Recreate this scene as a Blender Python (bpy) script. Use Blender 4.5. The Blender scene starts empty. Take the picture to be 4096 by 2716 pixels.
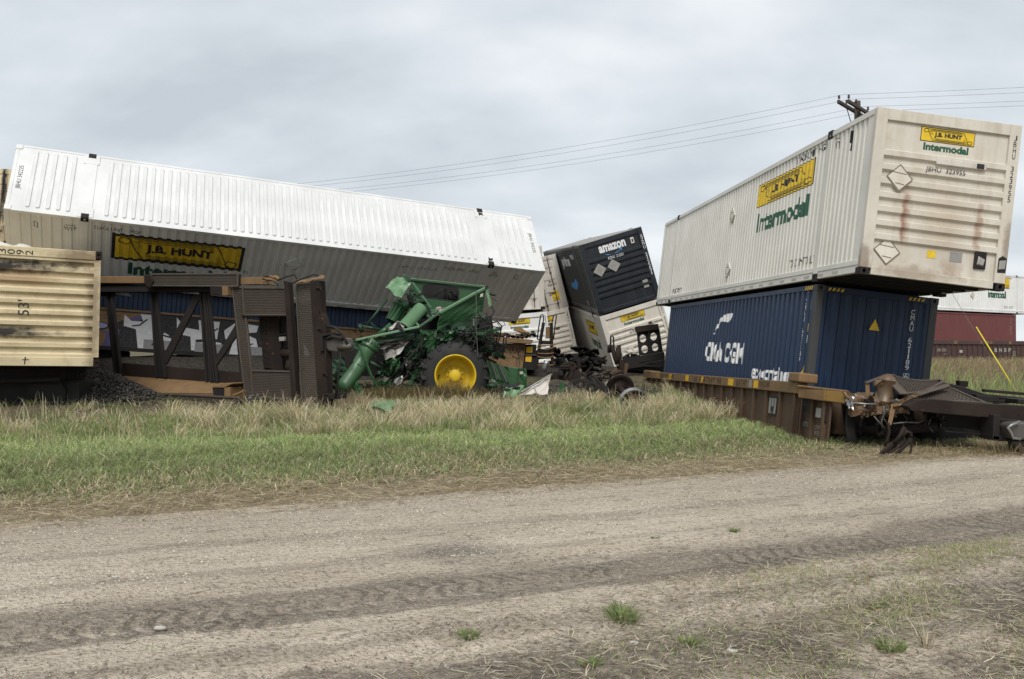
import bpy, bmesh, math, random
import numpy as np
from mathutils import Vector, Matrix
S = bpy.context.scene
C = S.collection
rnd = random.Random(7)
npr = np.random.default_rng(7)
R = math.radians

# ------------------------------------------------------------------ camera, sky, sun, exposure
F = 3600.0; CH = 1.65; PITCH = math.atan((1400 - 1358) / F)
cam_d = bpy.data.cameras.new('camera'); cam = bpy.data.objects.new('camera', cam_d); C.objects.link(cam)
cam_d.sensor_width = 36; cam_d.lens = F / 4096 * 36; cam_d.clip_end = 9000; cam_d.clip_start = .05
cam.location = (0, 0, CH); cam.rotation_euler = (R(90) + PITCH, 0, 0); S.camera = cam
S.view_settings.view_transform = 'Standard'; S.view_settings.look = 'None'
S.view_settings.exposure = 0.97; S.view_settings.gamma = 1
SUN_EL, SUN_AZ = R(50), R(184)      # azimuth clockwise from +Y; veiled sun high behind the camera
sd = bpy.data.lights.new('sun', 'SUN'); sd.energy = 1.5; sd.angle = R(24); sd.color = (1, .965, .91)
sun = bpy.data.objects.new('sun', sd); C.objects.link(sun)
sv = Vector((math.sin(SUN_AZ) * math.cos(SUN_EL), math.cos(SUN_AZ) * math.cos(SUN_EL), math.sin(SUN_EL)))
sun.rotation_euler = sv.to_track_quat('Z', 'Y').to_euler(); sun.location = (0, 0, 60)
wd = bpy.data.worlds.new('World'); S.world = wd; wd.use_nodes = True
nt = wd.node_tree; nt.nodes.clear()
def N(t, ty, **k):
    n = t.nodes.new(ty)
    for a, v in k.items():
        if a[0] == 'i' and a[1:].isdigit(): n.inputs[int(a[1:])].default_value = v
        else: setattr(n, a, v)
    return n
def ramp(t, stops, src=None):
    n = t.nodes.new('ShaderNodeValToRGB'); e = n.color_ramp.elements
    while len(e) < len(stops): e.new(.5)
    for el, (p, c) in zip(e, stops):
        el.position = p; el.color = (c if len(c) == 4 else (*c, 1)) if hasattr(c, '__len__') else (c, c, c, 1)
    if src is not None: t.links.new(src, n.inputs[0])
    return n
def mixc(t, fac, a, b, mode='MIX'):
    n = t.nodes.new('ShaderNodeMix'); n.data_type = 'RGBA'; n.blend_type = mode
    for s, v in ((n.inputs[0], fac), (n.inputs[6], a), (n.inputs[7], b)):
        if isinstance(v, bpy.types.NodeSocket): t.links.new(v, s)
        elif hasattr(v, '__len__'): s.default_value = (*v[:3], 1)
        else: s.default_value = v
    return n.outputs[2]
def mth(t, op, a, b=None, c=None, clamp=False):
    n = t.nodes.new('ShaderNodeMath'); n.operation = op; n.use_clamp = clamp
    for s, v in zip(n.inputs, (a, b, c)):
        if v is None: continue
        if isinstance(v, bpy.types.NodeSocket): t.links.new(v, s)
        else: s.default_value = v
    return n.outputs[0]
sky = N(nt, 'ShaderNodeTexSky', sky_type='NISHITA', sun_disc=False, sun_elevation=SUN_EL, sun_rotation=SUN_AZ)
tc = N(nt, 'ShaderNodeTexCoord'); sp = N(nt, 'ShaderNodeSeparateXYZ'); nt.links.new(tc.outputs['Generated'], sp.inputs[0])
zz = mth(nt, 'ADD', mth(nt, 'MAXIMUM', sp.outputs[2], 0.0), .30)          # cloud layer seen in perspective
cb = N(nt, 'ShaderNodeCombineXYZ')
nt.links.new(mth(nt, 'DIVIDE', sp.outputs[0], zz), cb.inputs[0]); nt.links.new(mth(nt, 'DIVIDE', sp.outputs[1], zz), cb.inputs[1])
mp = N(nt, 'ShaderNodeMapping'); mp.inputs['Rotation'].default_value = (0, 0, R(28)); mp.inputs['Scale'].default_value = (.9, 1.25, 1)
mp.inputs['Location'].default_value = (3.1, 7.4, 0); nt.links.new(cb.outputs[0], mp.inputs[0])
n1 = N(nt, 'ShaderNodeTexNoise'); n1.inputs['Scale'].default_value = 1.1; n1.inputs['Detail'].default_value = 5; n1.inputs['Roughness'].default_value = .5; n1.inputs['Distortion'].default_value = .35
n2 = N(nt, 'ShaderNodeTexNoise'); n2.inputs['Scale'].default_value = 3.4; n2.inputs['Detail'].default_value = 4; n2.inputs['Roughness'].default_value = .45
nt.links.new(mp.outputs[0], n1.inputs[0]); nt.links.new(mp.outputs[0], n2.inputs[0])
cl = ramp(nt, [(.37, (2.95, 3.18, 3.42)), (.48, (3.65, 3.9, 4.12)), (.60, (4.5, 4.66, 4.8))],
          mth(nt, 'ADD', mth(nt, 'MULTIPLY', n1.outputs[0], .72), mth(nt, 'MULTIPLY', n2.outputs[0], .28)))
bg = N(nt, 'ShaderNodeBackground'); bg.inputs[1].default_value = .1
nt.links.new(mixc(nt, .95, sky.outputs[0], cl.outputs[0]), bg.inputs[0])
wo = N(nt, 'ShaderNodeOutputWorld'); nt.links.new(bg.outputs[0], wo.inputs[0])

# ------------------------------------------------------------------ helpers
def at(u, v, d):
    """world point that lies d metres out and shows at pixel (u, v) of the 4096 x 2716 photograph"""
    x = (u - 2048) / F; z = (1358 - v) / F; c, s = math.cos(PITCH), math.sin(PITCH)
    D = Vector((x, c - z * s, s + z * c)); return Vector((0, 0, CH)) + D * (d / D.y)
def tag(o, label=None, cat=None, group=None, kind=None):
    for k, v in (('label', label), ('category', cat), ('group', group), ('kind', kind)):
        if v: o[k] = v
    return o
WORLD = {}
def wthing(name, label, cat, base, group=None):
    """a thing whose parts are given in world coordinates; the Empty stands at its base"""
    M_ = Matrix.Translation(Vector(base)); o = thing(name, label, cat, M_, group); WORLD[o.name] = M_.inverted(); return o
def thing(name, label, cat, M=None, group=None):
    o = bpy.data.objects.new(name, None); C.objects.link(o); o.empty_display_size = .3
    if M is not None: o.matrix_world = M
    return tag(o, label, cat, group)
class MB:
    def __init__(s): s.v = []; s.f = []
    def add(s, vs, fs):
        k = len(s.v); s.v += [tuple(p) for p in vs]; s.f += [tuple(i + k for i in q) for q in fs]; return s
    def hexa(s, p): return s.add(p, [(0, 3, 2, 1), (4, 5, 6, 7), (0, 1, 5, 4), (1, 2, 6, 5), (2, 3, 7, 6), (3, 0, 4, 7)])
    def box(s, lo, hi):
        (a, b, c), (d, e, f) = lo, hi
        return s.hexa([(a, b, c), (d, b, c), (d, e, c), (a, e, c), (a, b, f), (d, b, f), (d, e, f), (a, e, f)])
    def prism(s, pts, vec):
        n = len(pts); vec = Vector(vec); a = [Vector(p) for p in pts]
        return s.add(a + [p + vec for p in a], [tuple(range(n - 1, -1, -1)), tuple(range(n, 2 * n))] + [(i, (i + 1) % n, n + (i + 1) % n, n + i) for i in range(n)])
    def tube(s, pts, r, n=8, cap=True):
        pts = [Vector(p) for p in pts]; m = len(pts); rr = r if hasattr(r, '__len__') else [r] * m
        up = None; vs = []
        for i, p in enumerate(pts):
            t = (pts[min(i + 1, m - 1)] - pts[max(i - 1, 0)]).normalized()
            if up is None: up = t.orthogonal().normalized()
            up = (up - t * up.dot(t));  up = up.normalized() if up.length > 1e-6 else t.orthogonal().normalized()
            w = t.cross(up)
            vs += [p + (up * math.cos(2 * math.pi * k / n) + w * math.sin(2 * math.pi * k / n)) * rr[i] for k in range(n)]
        fs = [(i * n + k, i * n + (k + 1) % n, (i + 1) * n + (k + 1) % n, (i + 1) * n + k) for i in range(m - 1) for k in range(n)]
        if cap: fs += [tuple(range(n - 1, -1, -1)), tuple(range((m - 1) * n, m * n))]
        return s.add(vs, fs)
    def lathe(s, prof, o, ax, n=32, ref=None):
        """prof: (distance along axis, radius)"""
        o = Vector(o); ax = Vector(ax).normalized(); u = (Vector(ref) if ref else ax.orthogonal()).normalized(); w = ax.cross(u); m = len(prof)
        vs = [o + ax * h + (u * math.cos(2 * math.pi * k / n) + w * math.sin(2 * math.pi * k / n)) * r for h, r in prof for k in range(n)]
        return s.add(vs, [(i * n + k, i * n + (k + 1) % n, (i + 1) * n + (k + 1) % n, (i + 1) * n + k) for i in range(m - 1) for k in range(n)])
    def beam(s, a, b, w, h, up=(0, 0, 1)):
        a, b = Vector(a), Vector(b); t = (b - a).normalized(); y = Vector(up).cross(t)
        if y.length < 1e-4: y = t.orthogonal()
        y.normalize(); z = t.cross(y); y *= w / 2; z *= h / 2
        return s.hexa([a - y - z, b - y - z, b + y - z, a + y - z, a - y + z, b - y + z, b + y + z, a + y + z])
    def crumple(s, q, nu, nv, amp, th, seed=0, cut=0):
        """sheet of metal: bilinear patch over four corners, buckled, with thickness"""
        g = random.Random(seed); q = [Vector(p) for p in q]; nrm = (q[1] - q[0]).cross(q[3] - q[0]).normalized()
        ph = [(g.uniform(.6, 2.2), g.uniform(.6, 2.2), g.uniform(0, 6.3)) for _ in range(4)]
        vs = []; jit = [(g.random() - .5, g.random() - .5) for _ in range((nu + 1) * (nv + 1))]
        for sgn in (0, 1):
            for j in range(nv + 1):
                for i in range(nu + 1):
                    x, y = i / nu, j / nv; jx, jy = jit[j * (nu + 1) + i]
                    if i in (0, nu): x += jx * cut
                    if j in (0, nv): y += jy * cut
                    p = (q[0] * (1 - x) + q[1] * x) * (1 - y) + (q[3] * (1 - x) + q[2] * x) * y
                    dz = sum(abs(math.sin(a * x * 3 + b * y * 3 + c)) - .6 for a, b, c in ph) * amp * .5
                    vs.append(p + nrm * (dz - sgn * th))
        w = nu + 1; k = w * (nv + 1); fs = []
        for j in range(nv):
            for i in range(nu):
                a = j * w + i; fs += [(a, a + 1, a + w + 1, a + w), (k + a, k + a + w, k + a + w + 1, k + a + 1)]
        for i in range(nu):
            fs += [(i, k + i, k + i + 1, i + 1)]; a = nv * w + i; fs += [(a, a + 1, k + a + 1, k + a)]
        for j in range(nv):
            a = j * w; fs += [(a, a + w, k + a + w, k + a)]; a = j * w + nu; fs += [(a, k + a, k + a + w, a + w)]
        return s.add(vs, fs)
    def obj(s, name, mat, parent=None, smooth=False, bevel=0, kind=None):
        me = bpy.data.meshes.new(name); me.from_pydata(s.v, [], s.f)
        if smooth: me.polygons.foreach_set('use_smooth', [True] * len(me.polygons))
        me.update(); return link(name, me, mat, parent, bevel, kind)
def link(name, me, mat, parent=None, bevel=0, kind=None):
    o = bpy.data.objects.new(name, me); C.objects.link(o)
    if mat is not None and not me.materials: me.materials.append(mat)
    if parent: o.parent = parent; o.matrix_parent_inverse = WORLD.get(parent.name, Matrix())
    if bevel:
        m = o.modifiers.new('bevel', 'BEVEL'); m.width = bevel; m.segments = 2; m.limit_method = 'ANGLE'; m.angle_limit = R(35)
    if kind: o['kind'] = kind
    return o
def plate_holes(outer, holes, O, U, V, vec):
    """flat plate with real holes; outlines in plane coordinates, extruded by vec"""
    bm = bmesh.new(); O, U, V = Vector(O), Vector(U), Vector(V)
    for loop in [outer] + holes:
        vs = [bm.verts.new(O + U * x + V * y) for x, y in loop]
        for i in range(len(vs)): bm.edges.new((vs[i], vs[(i + 1) % len(vs)]))
    bmesh.ops.triangle_fill(bm, use_beauty=True, edges=bm.edges[:])
    r = bmesh.ops.extrude_face_region(bm, geom=bm.faces[:])
    bmesh.ops.translate(bm, vec=Vector(vec), verts=[g for g in r['geom'] if isinstance(g, bmesh.types.BMVert)])
    bmesh.ops.recalc_face_normals(bm, faces=bm.faces[:])
    me = bpy.data.meshes.new('plate'); bm.to_mesh(me); bm.free(); return me
def ngon(cx, cy, rx, ry=None, n=20, a0=0): return [(cx + rx * math.cos(a0 + 2 * math.pi * i / n), cy + (ry or rx) * math.sin(a0 + 2 * math.pi * i / n)) for i in range(n)]
def grating(q, pitch=.042, wall=.17, th=.03, frame=.035, bulge=None):
    """expanded-metal deck: hexagonal cells with open holes over a four-corner patch, in a flat-bar frame"""
    q = [Vector(p) for p in q]; mb = MB(); U = ((q[1] - q[0]).length + (q[2] - q[3]).length) / 2; V = ((q[3] - q[0]).length + (q[2] - q[1]).length) / 2
    nrm = (q[1] - q[0]).cross(q[3] - q[0]).normalized()
    def P(x, y, o=0):
        x /= U; y /= V; p = (q[0] * (1 - x) + q[1] * x) * (1 - y) + (q[3] * (1 - x) + q[2] * x) * y
        b = bulge(x, y) if bulge else 0
        return p + nrm * (o + b)
    rO = pitch / math.sqrt(3); rI = rO * (1 - wall) ; j = 0; y = rO
    vs = []; fs = []
    while y < V - rO * .6:
        x = pitch / 2 + (pitch / 2 if j % 2 else 0)
        while x < U - pitch * .45:
            k = len(vs)
            for rr, o in ((rO * 1.01, 0), (rI, 0), (rI, -th)):
                for i in range(6):
                    a = math.pi / 6 + i * math.pi / 3; vs.append(P(x + rr * math.cos(a), y + rr * math.sin(a), o))
            for i in range(6):
                i2 = (i + 1) % 6; fs += [(k + i, k + i2, k + 6 + i2, k + 6 + i), (k + 6 + i, k + 6 + i2, k + 12 + i2, k + 12 + i)]
            x += pitch
        y += rO * 1.5; j += 1
    mb.add(vs, fs)
    if frame:
        m = 8
        for (xa, ya), (xb, yb) in (((0, 0), (U, 0)), ((U, 0), (U, V)), ((U, V), (0, V)), ((0, V), (0, 0))):
            for i in range(m):
                a = P(xa + (xb - xa) * i / m, ya + (yb - ya) * i / m); b = P(xa + (xb - xa) * (i + 1) / m, ya + (yb - ya) * (i + 1) / m)
                mb.beam(a, b, frame, th * 1.6, up=nrm)
    return mb

# ------------------------------------------------------------------ materials
MATS = {}
def paint(name, col, rough=.5, dirt=.35, dirtcol=(.16, .13, .09), rust=.1, rustcol=(.10, .045, .02), metal=0, stains=(), streak=(5, 5, .35), spec=.4, bump=.05, var=.10, speck=26):
    m = bpy.data.materials.new(name); m.use_nodes = True; t = m.node_tree; b = t.nodes['Principled BSDF']; L = t.links.new
    tc = N(t, 'ShaderNodeTexCoord'); oc = tc.outputs['Object']
    def noise(scale, detail=4, rgh=.55, mapping=None):
        n = N(t, 'ShaderNodeTexNoise'); n.inputs['Scale'].default_value = scale; n.inputs['Detail'].default_value = detail; n.inputs['Roughness'].default_value = rgh
        if mapping:
            mm = N(t, 'ShaderNodeMapping'); mm.inputs['Scale'].default_value = mapping; L(oc, mm.inputs[0]); L(mm.outputs[0], n.inputs[0])
        else: L(oc, n.inputs[0])
        return n.outputs[0]
    nA = noise(.9, 5); nB = noise(1.0, 6, .6, streak); nC = noise(speck, 5, .65); nD = noise(4.5, 6, .65)
    c = mixc(t, ramp(t, [(.3, 0), (.7, 1)], nA).outputs[0], [x * (1 - var) for x in col], [min(1, x * (1 + var * .6)) for x in col])
    c = mixc(t, mth(t, 'MULTIPLY', ramp(t, [(.46, 0), (.74, 1)], nB).outputs[0], dirt), c, dirtcol)
    c = mixc(t, mth(t, 'MULTIPLY', ramp(t, [(.50, 0), (.72, 1)], nD).outputs[0], dirt * .55), c, dirtcol)
    rm = mth(t, 'MULTIPLY', ramp(t, [(.62, 0), (.70, 1)], mth(t, 'ADD', mth(t, 'MULTIPLY', nC, .6), mth(t, 'MULTIPLY', nD, .4))).outputs[0], rust * 4, clamp=True)
    c = mixc(t, rm, c, rustcol)
    for cen, rad, sc, st in stains:
        mm = N(t, 'ShaderNodeVectorMath', operation='SUBTRACT'); L(oc, mm.inputs[0]); mm.inputs[1].default_value = cen
        dv = N(t, 'ShaderNodeVectorMath', operation='DIVIDE'); L(mm.outputs[0], dv.inputs[0]); dv.inputs[1].default_value = rad
        ln = N(t, 'ShaderNodeVectorMath', operation='LENGTH'); L(dv.outputs[0], ln.inputs[0])
        e = mth(t, 'ADD', ln.outputs['Value'], mth(t, 'MULTIPLY', mth(t, 'SUBTRACT', mth(t, 'ADD', nB, nD), 1.0), 1.5))
        c = mixc(t, mth(t, 'MULTIPLY', ramp(t, [(.42, 1), (1.0, 0)], e).outputs[0], st), c, sc)
    L(c, b.inputs['Base Color'])
    L(mth(t, 'ADD', rough - .1, mth(t, 'MULTIPLY', nD, .28)), b.inputs['Roughness']); b.inputs['Metallic'].default_value = metal
    b.inputs['Specular IOR Level'].default_value = spec
    bp = N(t, 'ShaderNodeBump'); bp.inputs['Strength'].default_value = bump; bp.inputs['Distance'].default_value = .02; L(mth(t, 'ADD', nD, mth(t, 'MULTIPLY', nC, .4)), bp.inputs['Height']); L(bp.outputs[0], b.inputs['Normal'])
    MATS[name] = m; return m
def flat(name, col, rough=.6, metal=0, wear=.25):
    m = bpy.data.materials.new(name); m.use_nodes = True; t = m.node_tree; b = t.nodes['Principled BSDF']
    tc = N(t, 'ShaderNodeTexCoord'); n = N(t, 'ShaderNodeTexNoise'); n.inputs['Scale'].default_value = 14; n.inputs['Detail'].default_value = 5; t.links.new(tc.outputs['Object'], n.inputs[0])
    t.links.new(mixc(t, ramp(t, [(.35, 0), (.75, 1)], n.outputs[0]).outputs[0], [x * (1 + wear * .2) for x in col], [x * (1 - wear) + .12 * wear for x in col]), b.inputs['Base Color'])
    b.inputs['Roughness'].default_value = rough; b.inputs['Metallic'].default_value = metal; b.inputs['Specular IOR Level'].default_value = .3
    MATS[name] = m; return m
GR = (.12, .105, .085)
rustS = (.22, .075, .025)
paint('white', (.63, .635, .63), .5, .13, (.42, .41, .39), .03, (.2, .15, .1), streak=(5, .6, 5), var=.14)
paint('white_old', (.66, .64, .585), .55, .10, (.33, .29, .22), .05)
paint('white_end', (.58, .545, .475), .55, .42, (.32, .24, .15), .09, stains=[((8.1, -.60, 1.1), (.3, .10, .72), rustS, .5), ((8.1, -.62, 1.0), (.3, .04, .5), rustS, .5), ((8.1, .72, 1.02), (.3, .085, .6), rustS, .55), ((8.1, .1, 1.0), (.3, .5, .8), (.4, .3, .2), .35), ((8.1, -.35, .12), (.3, .9, .16), (.2, .13, .07), .55), ((8.1, 1.25, .8), (.3, .1, .55), (.14, .09, .06), .6), ((8.1, -1.25, .15), (.3, .14, .4), (.14, .085, .05), .6), ((8.1, .3, .3), (.3, .25, .2), (.25, .15, .08), .5)])
paint('white_mid', (.66, .62, .55), .55, .30, (.35, .27, .18), .06)
paint('white_bright', (.76, .76, .75), .5, .16, (.4, .37, .33), .03)
paint('white_dirty', (.56, .53, .48), .6, .5, (.2, .15, .1), .12)
paint('cream', (.64, .54, .35), .6, .62, (.24, .155, .085), .22, stains=[((8, .86, 2.3), (.5, .20, 1.9), (.03, .025, .022), 1.0), ((8, -.55, 2.1), (.5, .15, 1.45), (.028, .023, .021), 1.0), ((8, 1.15, .4), (.5, .25, .7), (.13, .08, .045), .7), ((8, -.2, .15), (.5, 1.6, .2), (.12, .08, .05), .6), ((8, .62, 1.6), (.5, .2, .9), (.3, .17, .08), .55)], streak=(5, 5, .5))
paint('amazon', (.014, .018, .024), .42, .18, (.07, .07, .07), .02, (.1, .1, .1))
paint('blue', (.010, .029, .072), .45, .20, (.022, .027, .04), .04, (.09, .06, .045))
paint('blue_frame', (.055, .058, .062), .6, .4, (.05, .04, .03), .15, (.12, .06, .035))
paint('maroon', (.15, .045, .042), .55, .25, (.08, .05, .045), .06)
paint('rust_brown', (.024, .0155, .012), .78, .6, (.010, .0075, .0065), .34, (.095, .046, .026), streak=(3, 3, 1), spec=.25, bump=.35, var=.45, speck=9)
paint('rust_dark', (.012, .0095, .0085), .78, .5, (.022, .017, .014), .25, (.06, .03, .018), streak=(3, 3, 1))
paint('car_brown', (.082, .050, .029), .65, .6, (.045, .030, .021), .3, (.085, .042, .024))
paint('tan', (.19, .115, .052), .6, .5, (.085, .052, .03), .2, (.11, .055, .026), streak=(3, 3, 1))
paint('burnt_tan', (.12, .072, .034), .42, .75, (.03, .021, .016), .45, (.03, .022, .018), streak=(4, 4, 2), spec=.6, bump=.2, var=.3, speck=14)
paint('gold', (.29, .17, .045), .55, .35, (.13, .075, .03), .15)
paint('bnsf', (.075, .042, .036), .7, .4, (.045, .03, .026), .1)
paint('grate', (.085, .068, .055), .7, .45, (.05, .038, .03), .2, (.12, .06, .035), streak=(3, 3, 1))
paint('steel', (.12, .11, .10), .5, .4, (.06, .045, .035), .15, metal=.6)
paint('bright_steel', (.30, .30, .30), .38, .25, (.2, .17, .14), .06, metal=.85)
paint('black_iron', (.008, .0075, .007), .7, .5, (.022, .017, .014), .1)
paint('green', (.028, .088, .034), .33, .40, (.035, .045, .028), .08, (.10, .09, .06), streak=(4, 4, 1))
paint('green_pale_lit', (.12, .235, .12), .35, .30, (.10, .12, .08), .10, (.3, .3, .27), streak=(4, 4, 1))  # harvester green painted lighter for highlights on lit panels
paint('green_mid_lit', (.052, .130, .058), .36, .45, (.06, .06, .04), .14, (.2, .19, .15), streak=(3, 3, 2))  # lightened green puts the pale light on the auger chute into its colour
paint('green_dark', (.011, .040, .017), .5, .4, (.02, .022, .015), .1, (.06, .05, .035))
paint('rim_yellow', (.62, .44, .015), .42, .34, (.22, .16, .06), .03, (.25, .17, .06))
paint('rubber', (.022, .022, .023), .75, .45, (.06, .055, .048), .02, (.06, .055, .05), spec=.3, bump=.1)
paint('tin', (.34, .33, .31), .5, .4, (.2, .16, .12), .1, metal=.25)
paint('wood', (.055, .042, .032), .85, .5, (.09, .075, .06), .1, streak=(14, 14, .5))
paint('cardboard', (.28, .17, .075), .8, .2, (.15, .1, .06), .02)
paint('cloth', (.55, .53, .48), .85, .3, (.3, .26, .2), .03)
flat('ink', (.012, .012, .013)); flat('jb_yellow', (.68, .47, .02)); flat('jb_green', (.012, .085, .045)); flat('paint_white', (.75, .75, .75))
flat('smile', (.06, .27, .56)); flat('reflector', (.72, .42, .015)); flat('warn_yellow', (.72, .47, .02)); flat('sticker_grey', (.26, .25, .24)); flat('pale_mark', (.42, .40, .36)); flat('oval_dark', (.1, .1, .1))
flat('graf_grey', (.50, .50, .51)); flat('graf_dark', (.2, .2, .205)); flat('graf_violet', (.075, .06, .17)); flat('graf_lilac', (.25, .25, .42)); flat('guard', (.72, .58, .03)); flat('edge_brown', (.17, .125, .085)); flat('insulator', (.03, .028, .026), .3)
M = MATS

# ------------------------------------------------------------------ lettering and marks
TX = {}
def txt(body, bold=0.0):
    key = (body, bold)
    if key not in TX:
        cu = bpy.data.curves.new('t', 'FONT'); cu.body = body; cu.size = 1; cu.resolution_u = 3; cu.offset = bold; cu.fill_mode = 'FRONT'
        o = bpy.data.objects.new('t', cu); C.objects.link(o)
        me = bpy.data.meshes.new_from_object(o); vs = np.array([v.co[:2] for v in me.vertices]); fs = [tuple(p.vertices) for p in me.polygons]
        bpy.data.objects.remove(o); bpy.data.curves.remove(cu); bpy.data.meshes.remove(me)
        lo, hi = vs.min(0), vs.max(0); TX[key] = ((vs - lo) / (hi - lo), fs)
    return TX[key]
def rect_txt(body, s0, t0, s1, t1, bold=0.0):
    v, f = txt(body, bold); return [(s0 + x * (s1 - s0), t0 + y * (t1 - t0)) for x, y in v], f
def poly(pts): return list(pts), [tuple(range(len(pts)))]
def rect(s0, t0, s1, t1): return poly([(s0, t0), (s1, t0), (s1, t1), (s0, t1)])
def stroke(pts, w, close=False):
    vs = []; fs = []; P = list(pts) + ([pts[0]] if close else [])
    for (a, b), (c, d) in zip(P, P[1:]):
        l = math.hypot(c - a, d - b) or 1; nx, ny = -(d - b) / l * w / 2, (c - a) / l * w / 2; ex, ey = (c - a) / l * w * .3, (d - b) / l * w * .3
        k = len(vs); vs += [(a + nx - ex, b + ny - ey), (a - nx - ex, b - ny - ey), (c - nx + ex, d - ny + ey), (c + nx + ex, d + ny + ey)]; fs.append((k, k + 1, k + 2, k + 3))
    return vs, fs
def vtext(body, sc, ttop, tbot, w, bold=0.0):
    """letters stacked one below another"""
    out = []; n = len(body); st = (ttop - tbot) / n
    for i, ch in enumerate(body):
        if ch != ' ': 
            ww = w * (.3 if ch in '1I' else 1); v, f = rect_txt(ch, sc - ww / 2, ttop - (i + .86) * st, sc + ww / 2, ttop - i * st, bold)
            if i == 0 or body[i - 1] == ' ': out.append(([], []))
            k = len(out[-1][0]); out[-1][0].extend(v); out[-1][1].extend(tuple(j + k for j in q) for q in f)
    return out
def decal(parent, name, geoms, fr, mat, prof=None, lift=.004, join=False):
    """flat paint laid on a wall; it follows the wall's corrugation"""
    if not join and len(geoms) > 1:
        for g in geoms: o = decal(parent, name, [g], fr, mat, prof, lift)
        return o
    O, U, V, Nn = [Vector(x) for x in fr]; bm = bmesh.new()
    for vs, fs in geoms:
        bv = [bm.verts.new((x, y, 0)) for x, y in vs]
        for f in fs:
            try: bm.faces.new([bv[i] for i in f])
            except ValueError: pass
    if prof:
        xs = [v.co.x for v in bm.verts]; lo, hi = min(xs), max(xs)
        for s, dd in prof:
            if lo < s < hi: bmesh.ops.bisect_plane(bm, geom=bm.verts[:] + bm.edges[:] + bm.faces[:], dist=1e-5, plane_co=(s, 0, 0), plane_no=(1, 0, 0))
        ps = [p[0] for p in prof]; pd = [p[1] for p in prof]
    for v in bm.verts:
        dd = float(np.interp(v.co.x, ps, pd)) if prof else 0
        v.co = O + U * v.co.x + V * v.co.y + Nn * (lift - dd)
    me = bpy.data.meshes.new(name); bm.to_mesh(me); bm.free()
    return link(name, me, mat, parent)
def jb_logo(p, fr, s0, t0, s1, t1, prof=None, inter=None, border=.05, fine=True):
    w, h = s1 - s0, t1 - t0; X = lambda x: s0 + x * w; Y = lambda y: t0 + y * h; b = border * h
    decal(p, 'logo_border', [rect(s0, t0, s1, t1)], fr, M['ink'], prof, .003)
    decal(p, 'logo_panel', [rect(s0 + b, t0 + b, s1 - b, t1 - b)], fr, M['jb_yellow'], prof, .006)
    g = [rect_txt('J.B. HUNT', X(.25), Y(.31), X(.76), Y(.69), .05)]
    if fine:
        for k in range(5):
            y = .74 + k * .032; g.append(stroke([(X(.13 + .02 * k), Y(y)), (X(.78 - .012 * k), Y(y))], h * .012))
            y = .26 - k * .032; g.append(stroke([(X(.24 + .012 * k), Y(y)), (X(.88 - .02 * k), Y(y))], h * .012))
        for k in range(4):
            g.append(stroke([(X(.15), Y(.70 - .06 * k)), (X(.205 + .01 * k), Y(.70 - .06 * k))], h * .012)); g.append(stroke([(X(.79), Y(.30 + .06 * k)), (X(.84 - .01 * k), Y(.30 + .06 * k))], h * .012))
    lw = h * .03
    g += [stroke([(X(.07), Y(.88)), (X(.12), Y(.88)), (X(.79), Y(.88)), (X(.865), Y(.30))], lw), stroke([(X(.94), Y(.11)), (X(.88), Y(.11)), (X(.225), Y(.11)), (X(.135), Y(.72))], lw)]
    g += [stroke([(X(x), Y(y)) for x, y in ngon(.095, .76, .045, .115, 12, .4)], lw, True), stroke([(X(x), Y(y)) for x, y in ngon(.91, .235, .045, .115, 12, .4)], lw, True)]
    decal(p, 'logo_lettering', g, fr, M['ink'], prof, .010, True)
    if inter: decal(p, 'intermodal_lettering', [rect_txt('Intermodal', *inter, .045)], fr, M['jb_green'], prof, .004)
def diamond(p, fr, s, t, r, prof=None, solid=None, seed=0):
    """hazard placard holder: a diamond frame with two slats"""
    g = random.Random(seed); k = g.uniform(-.08, .08)
    pts = [(s + r * k, t + r), (s + r, t + r * k), (s - r * k, t - r), (s - r, t - r * k)]
    O, U, V, Nn = [Vector(x) for x in fr]; w = lambda q, l: O + U * q[0] + V * q[1] + Nn * l
    mb = MB(); mb.prism([w(q, -.035) for q in pts], Nn * .043); o = mb.obj('placard_holder', solid or M['white_mid'], p)
    decal(o, 'placard_edge', [stroke(pts, r * .07, True), stroke([(s - r * .62, t + r * .42), (s + r * .5, t + r * .3)], r * .06), stroke([(s - r * .3, t - r * .42), (s + r * .4, t - r * .5)], r * .06)], fr, M['edge_brown'] if not solid else M['pale_mark'], None, .011, True)

# ------------------------------------------------------------------ ground, road
QN = Vector((-.42, .907)); QE = Vector((.907, .42))
def qs(x, y): return -.42 * x + .907 * (y - 10.6), .907 * x + .42 * (y - 10.6)
def sm(t): t = np.clip(t, 0, 1); return t * t * (3 - 2 * t)
def wob(x, y, k=1.0, sd=0):
    return (np.sin(x * 1.3 * k + 1.7 + sd) * np.cos(y * 1.1 * k - .6 + sd) + .6 * np.sin(x * 2.9 * k - y * 2.3 * k + sd * 2) + .35 * np.sin(x * 6.1 * k + y * 5.3 * k + 2 + sd) + .2 * np.sin(-x * 11 * k + y * 13 * k + sd)) / 2.1
def gz(x, y):
    x = np.asarray(x, float); y = np.asarray(y, float); q, s = qs(x, y)
    rise = np.clip((q - 6) / 14, 0, 1); rise = np.where(rise < .1, rise * rise * 5, rise - .05)
    z = .86 * rise
    z = z + sm((q - .3) / 2) * .035 * wob(x, y, .9) - .10 * np.exp(-((q - 8.5) / 2.2) ** 2) * sm((8 - x) / 6)
    return z
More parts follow.
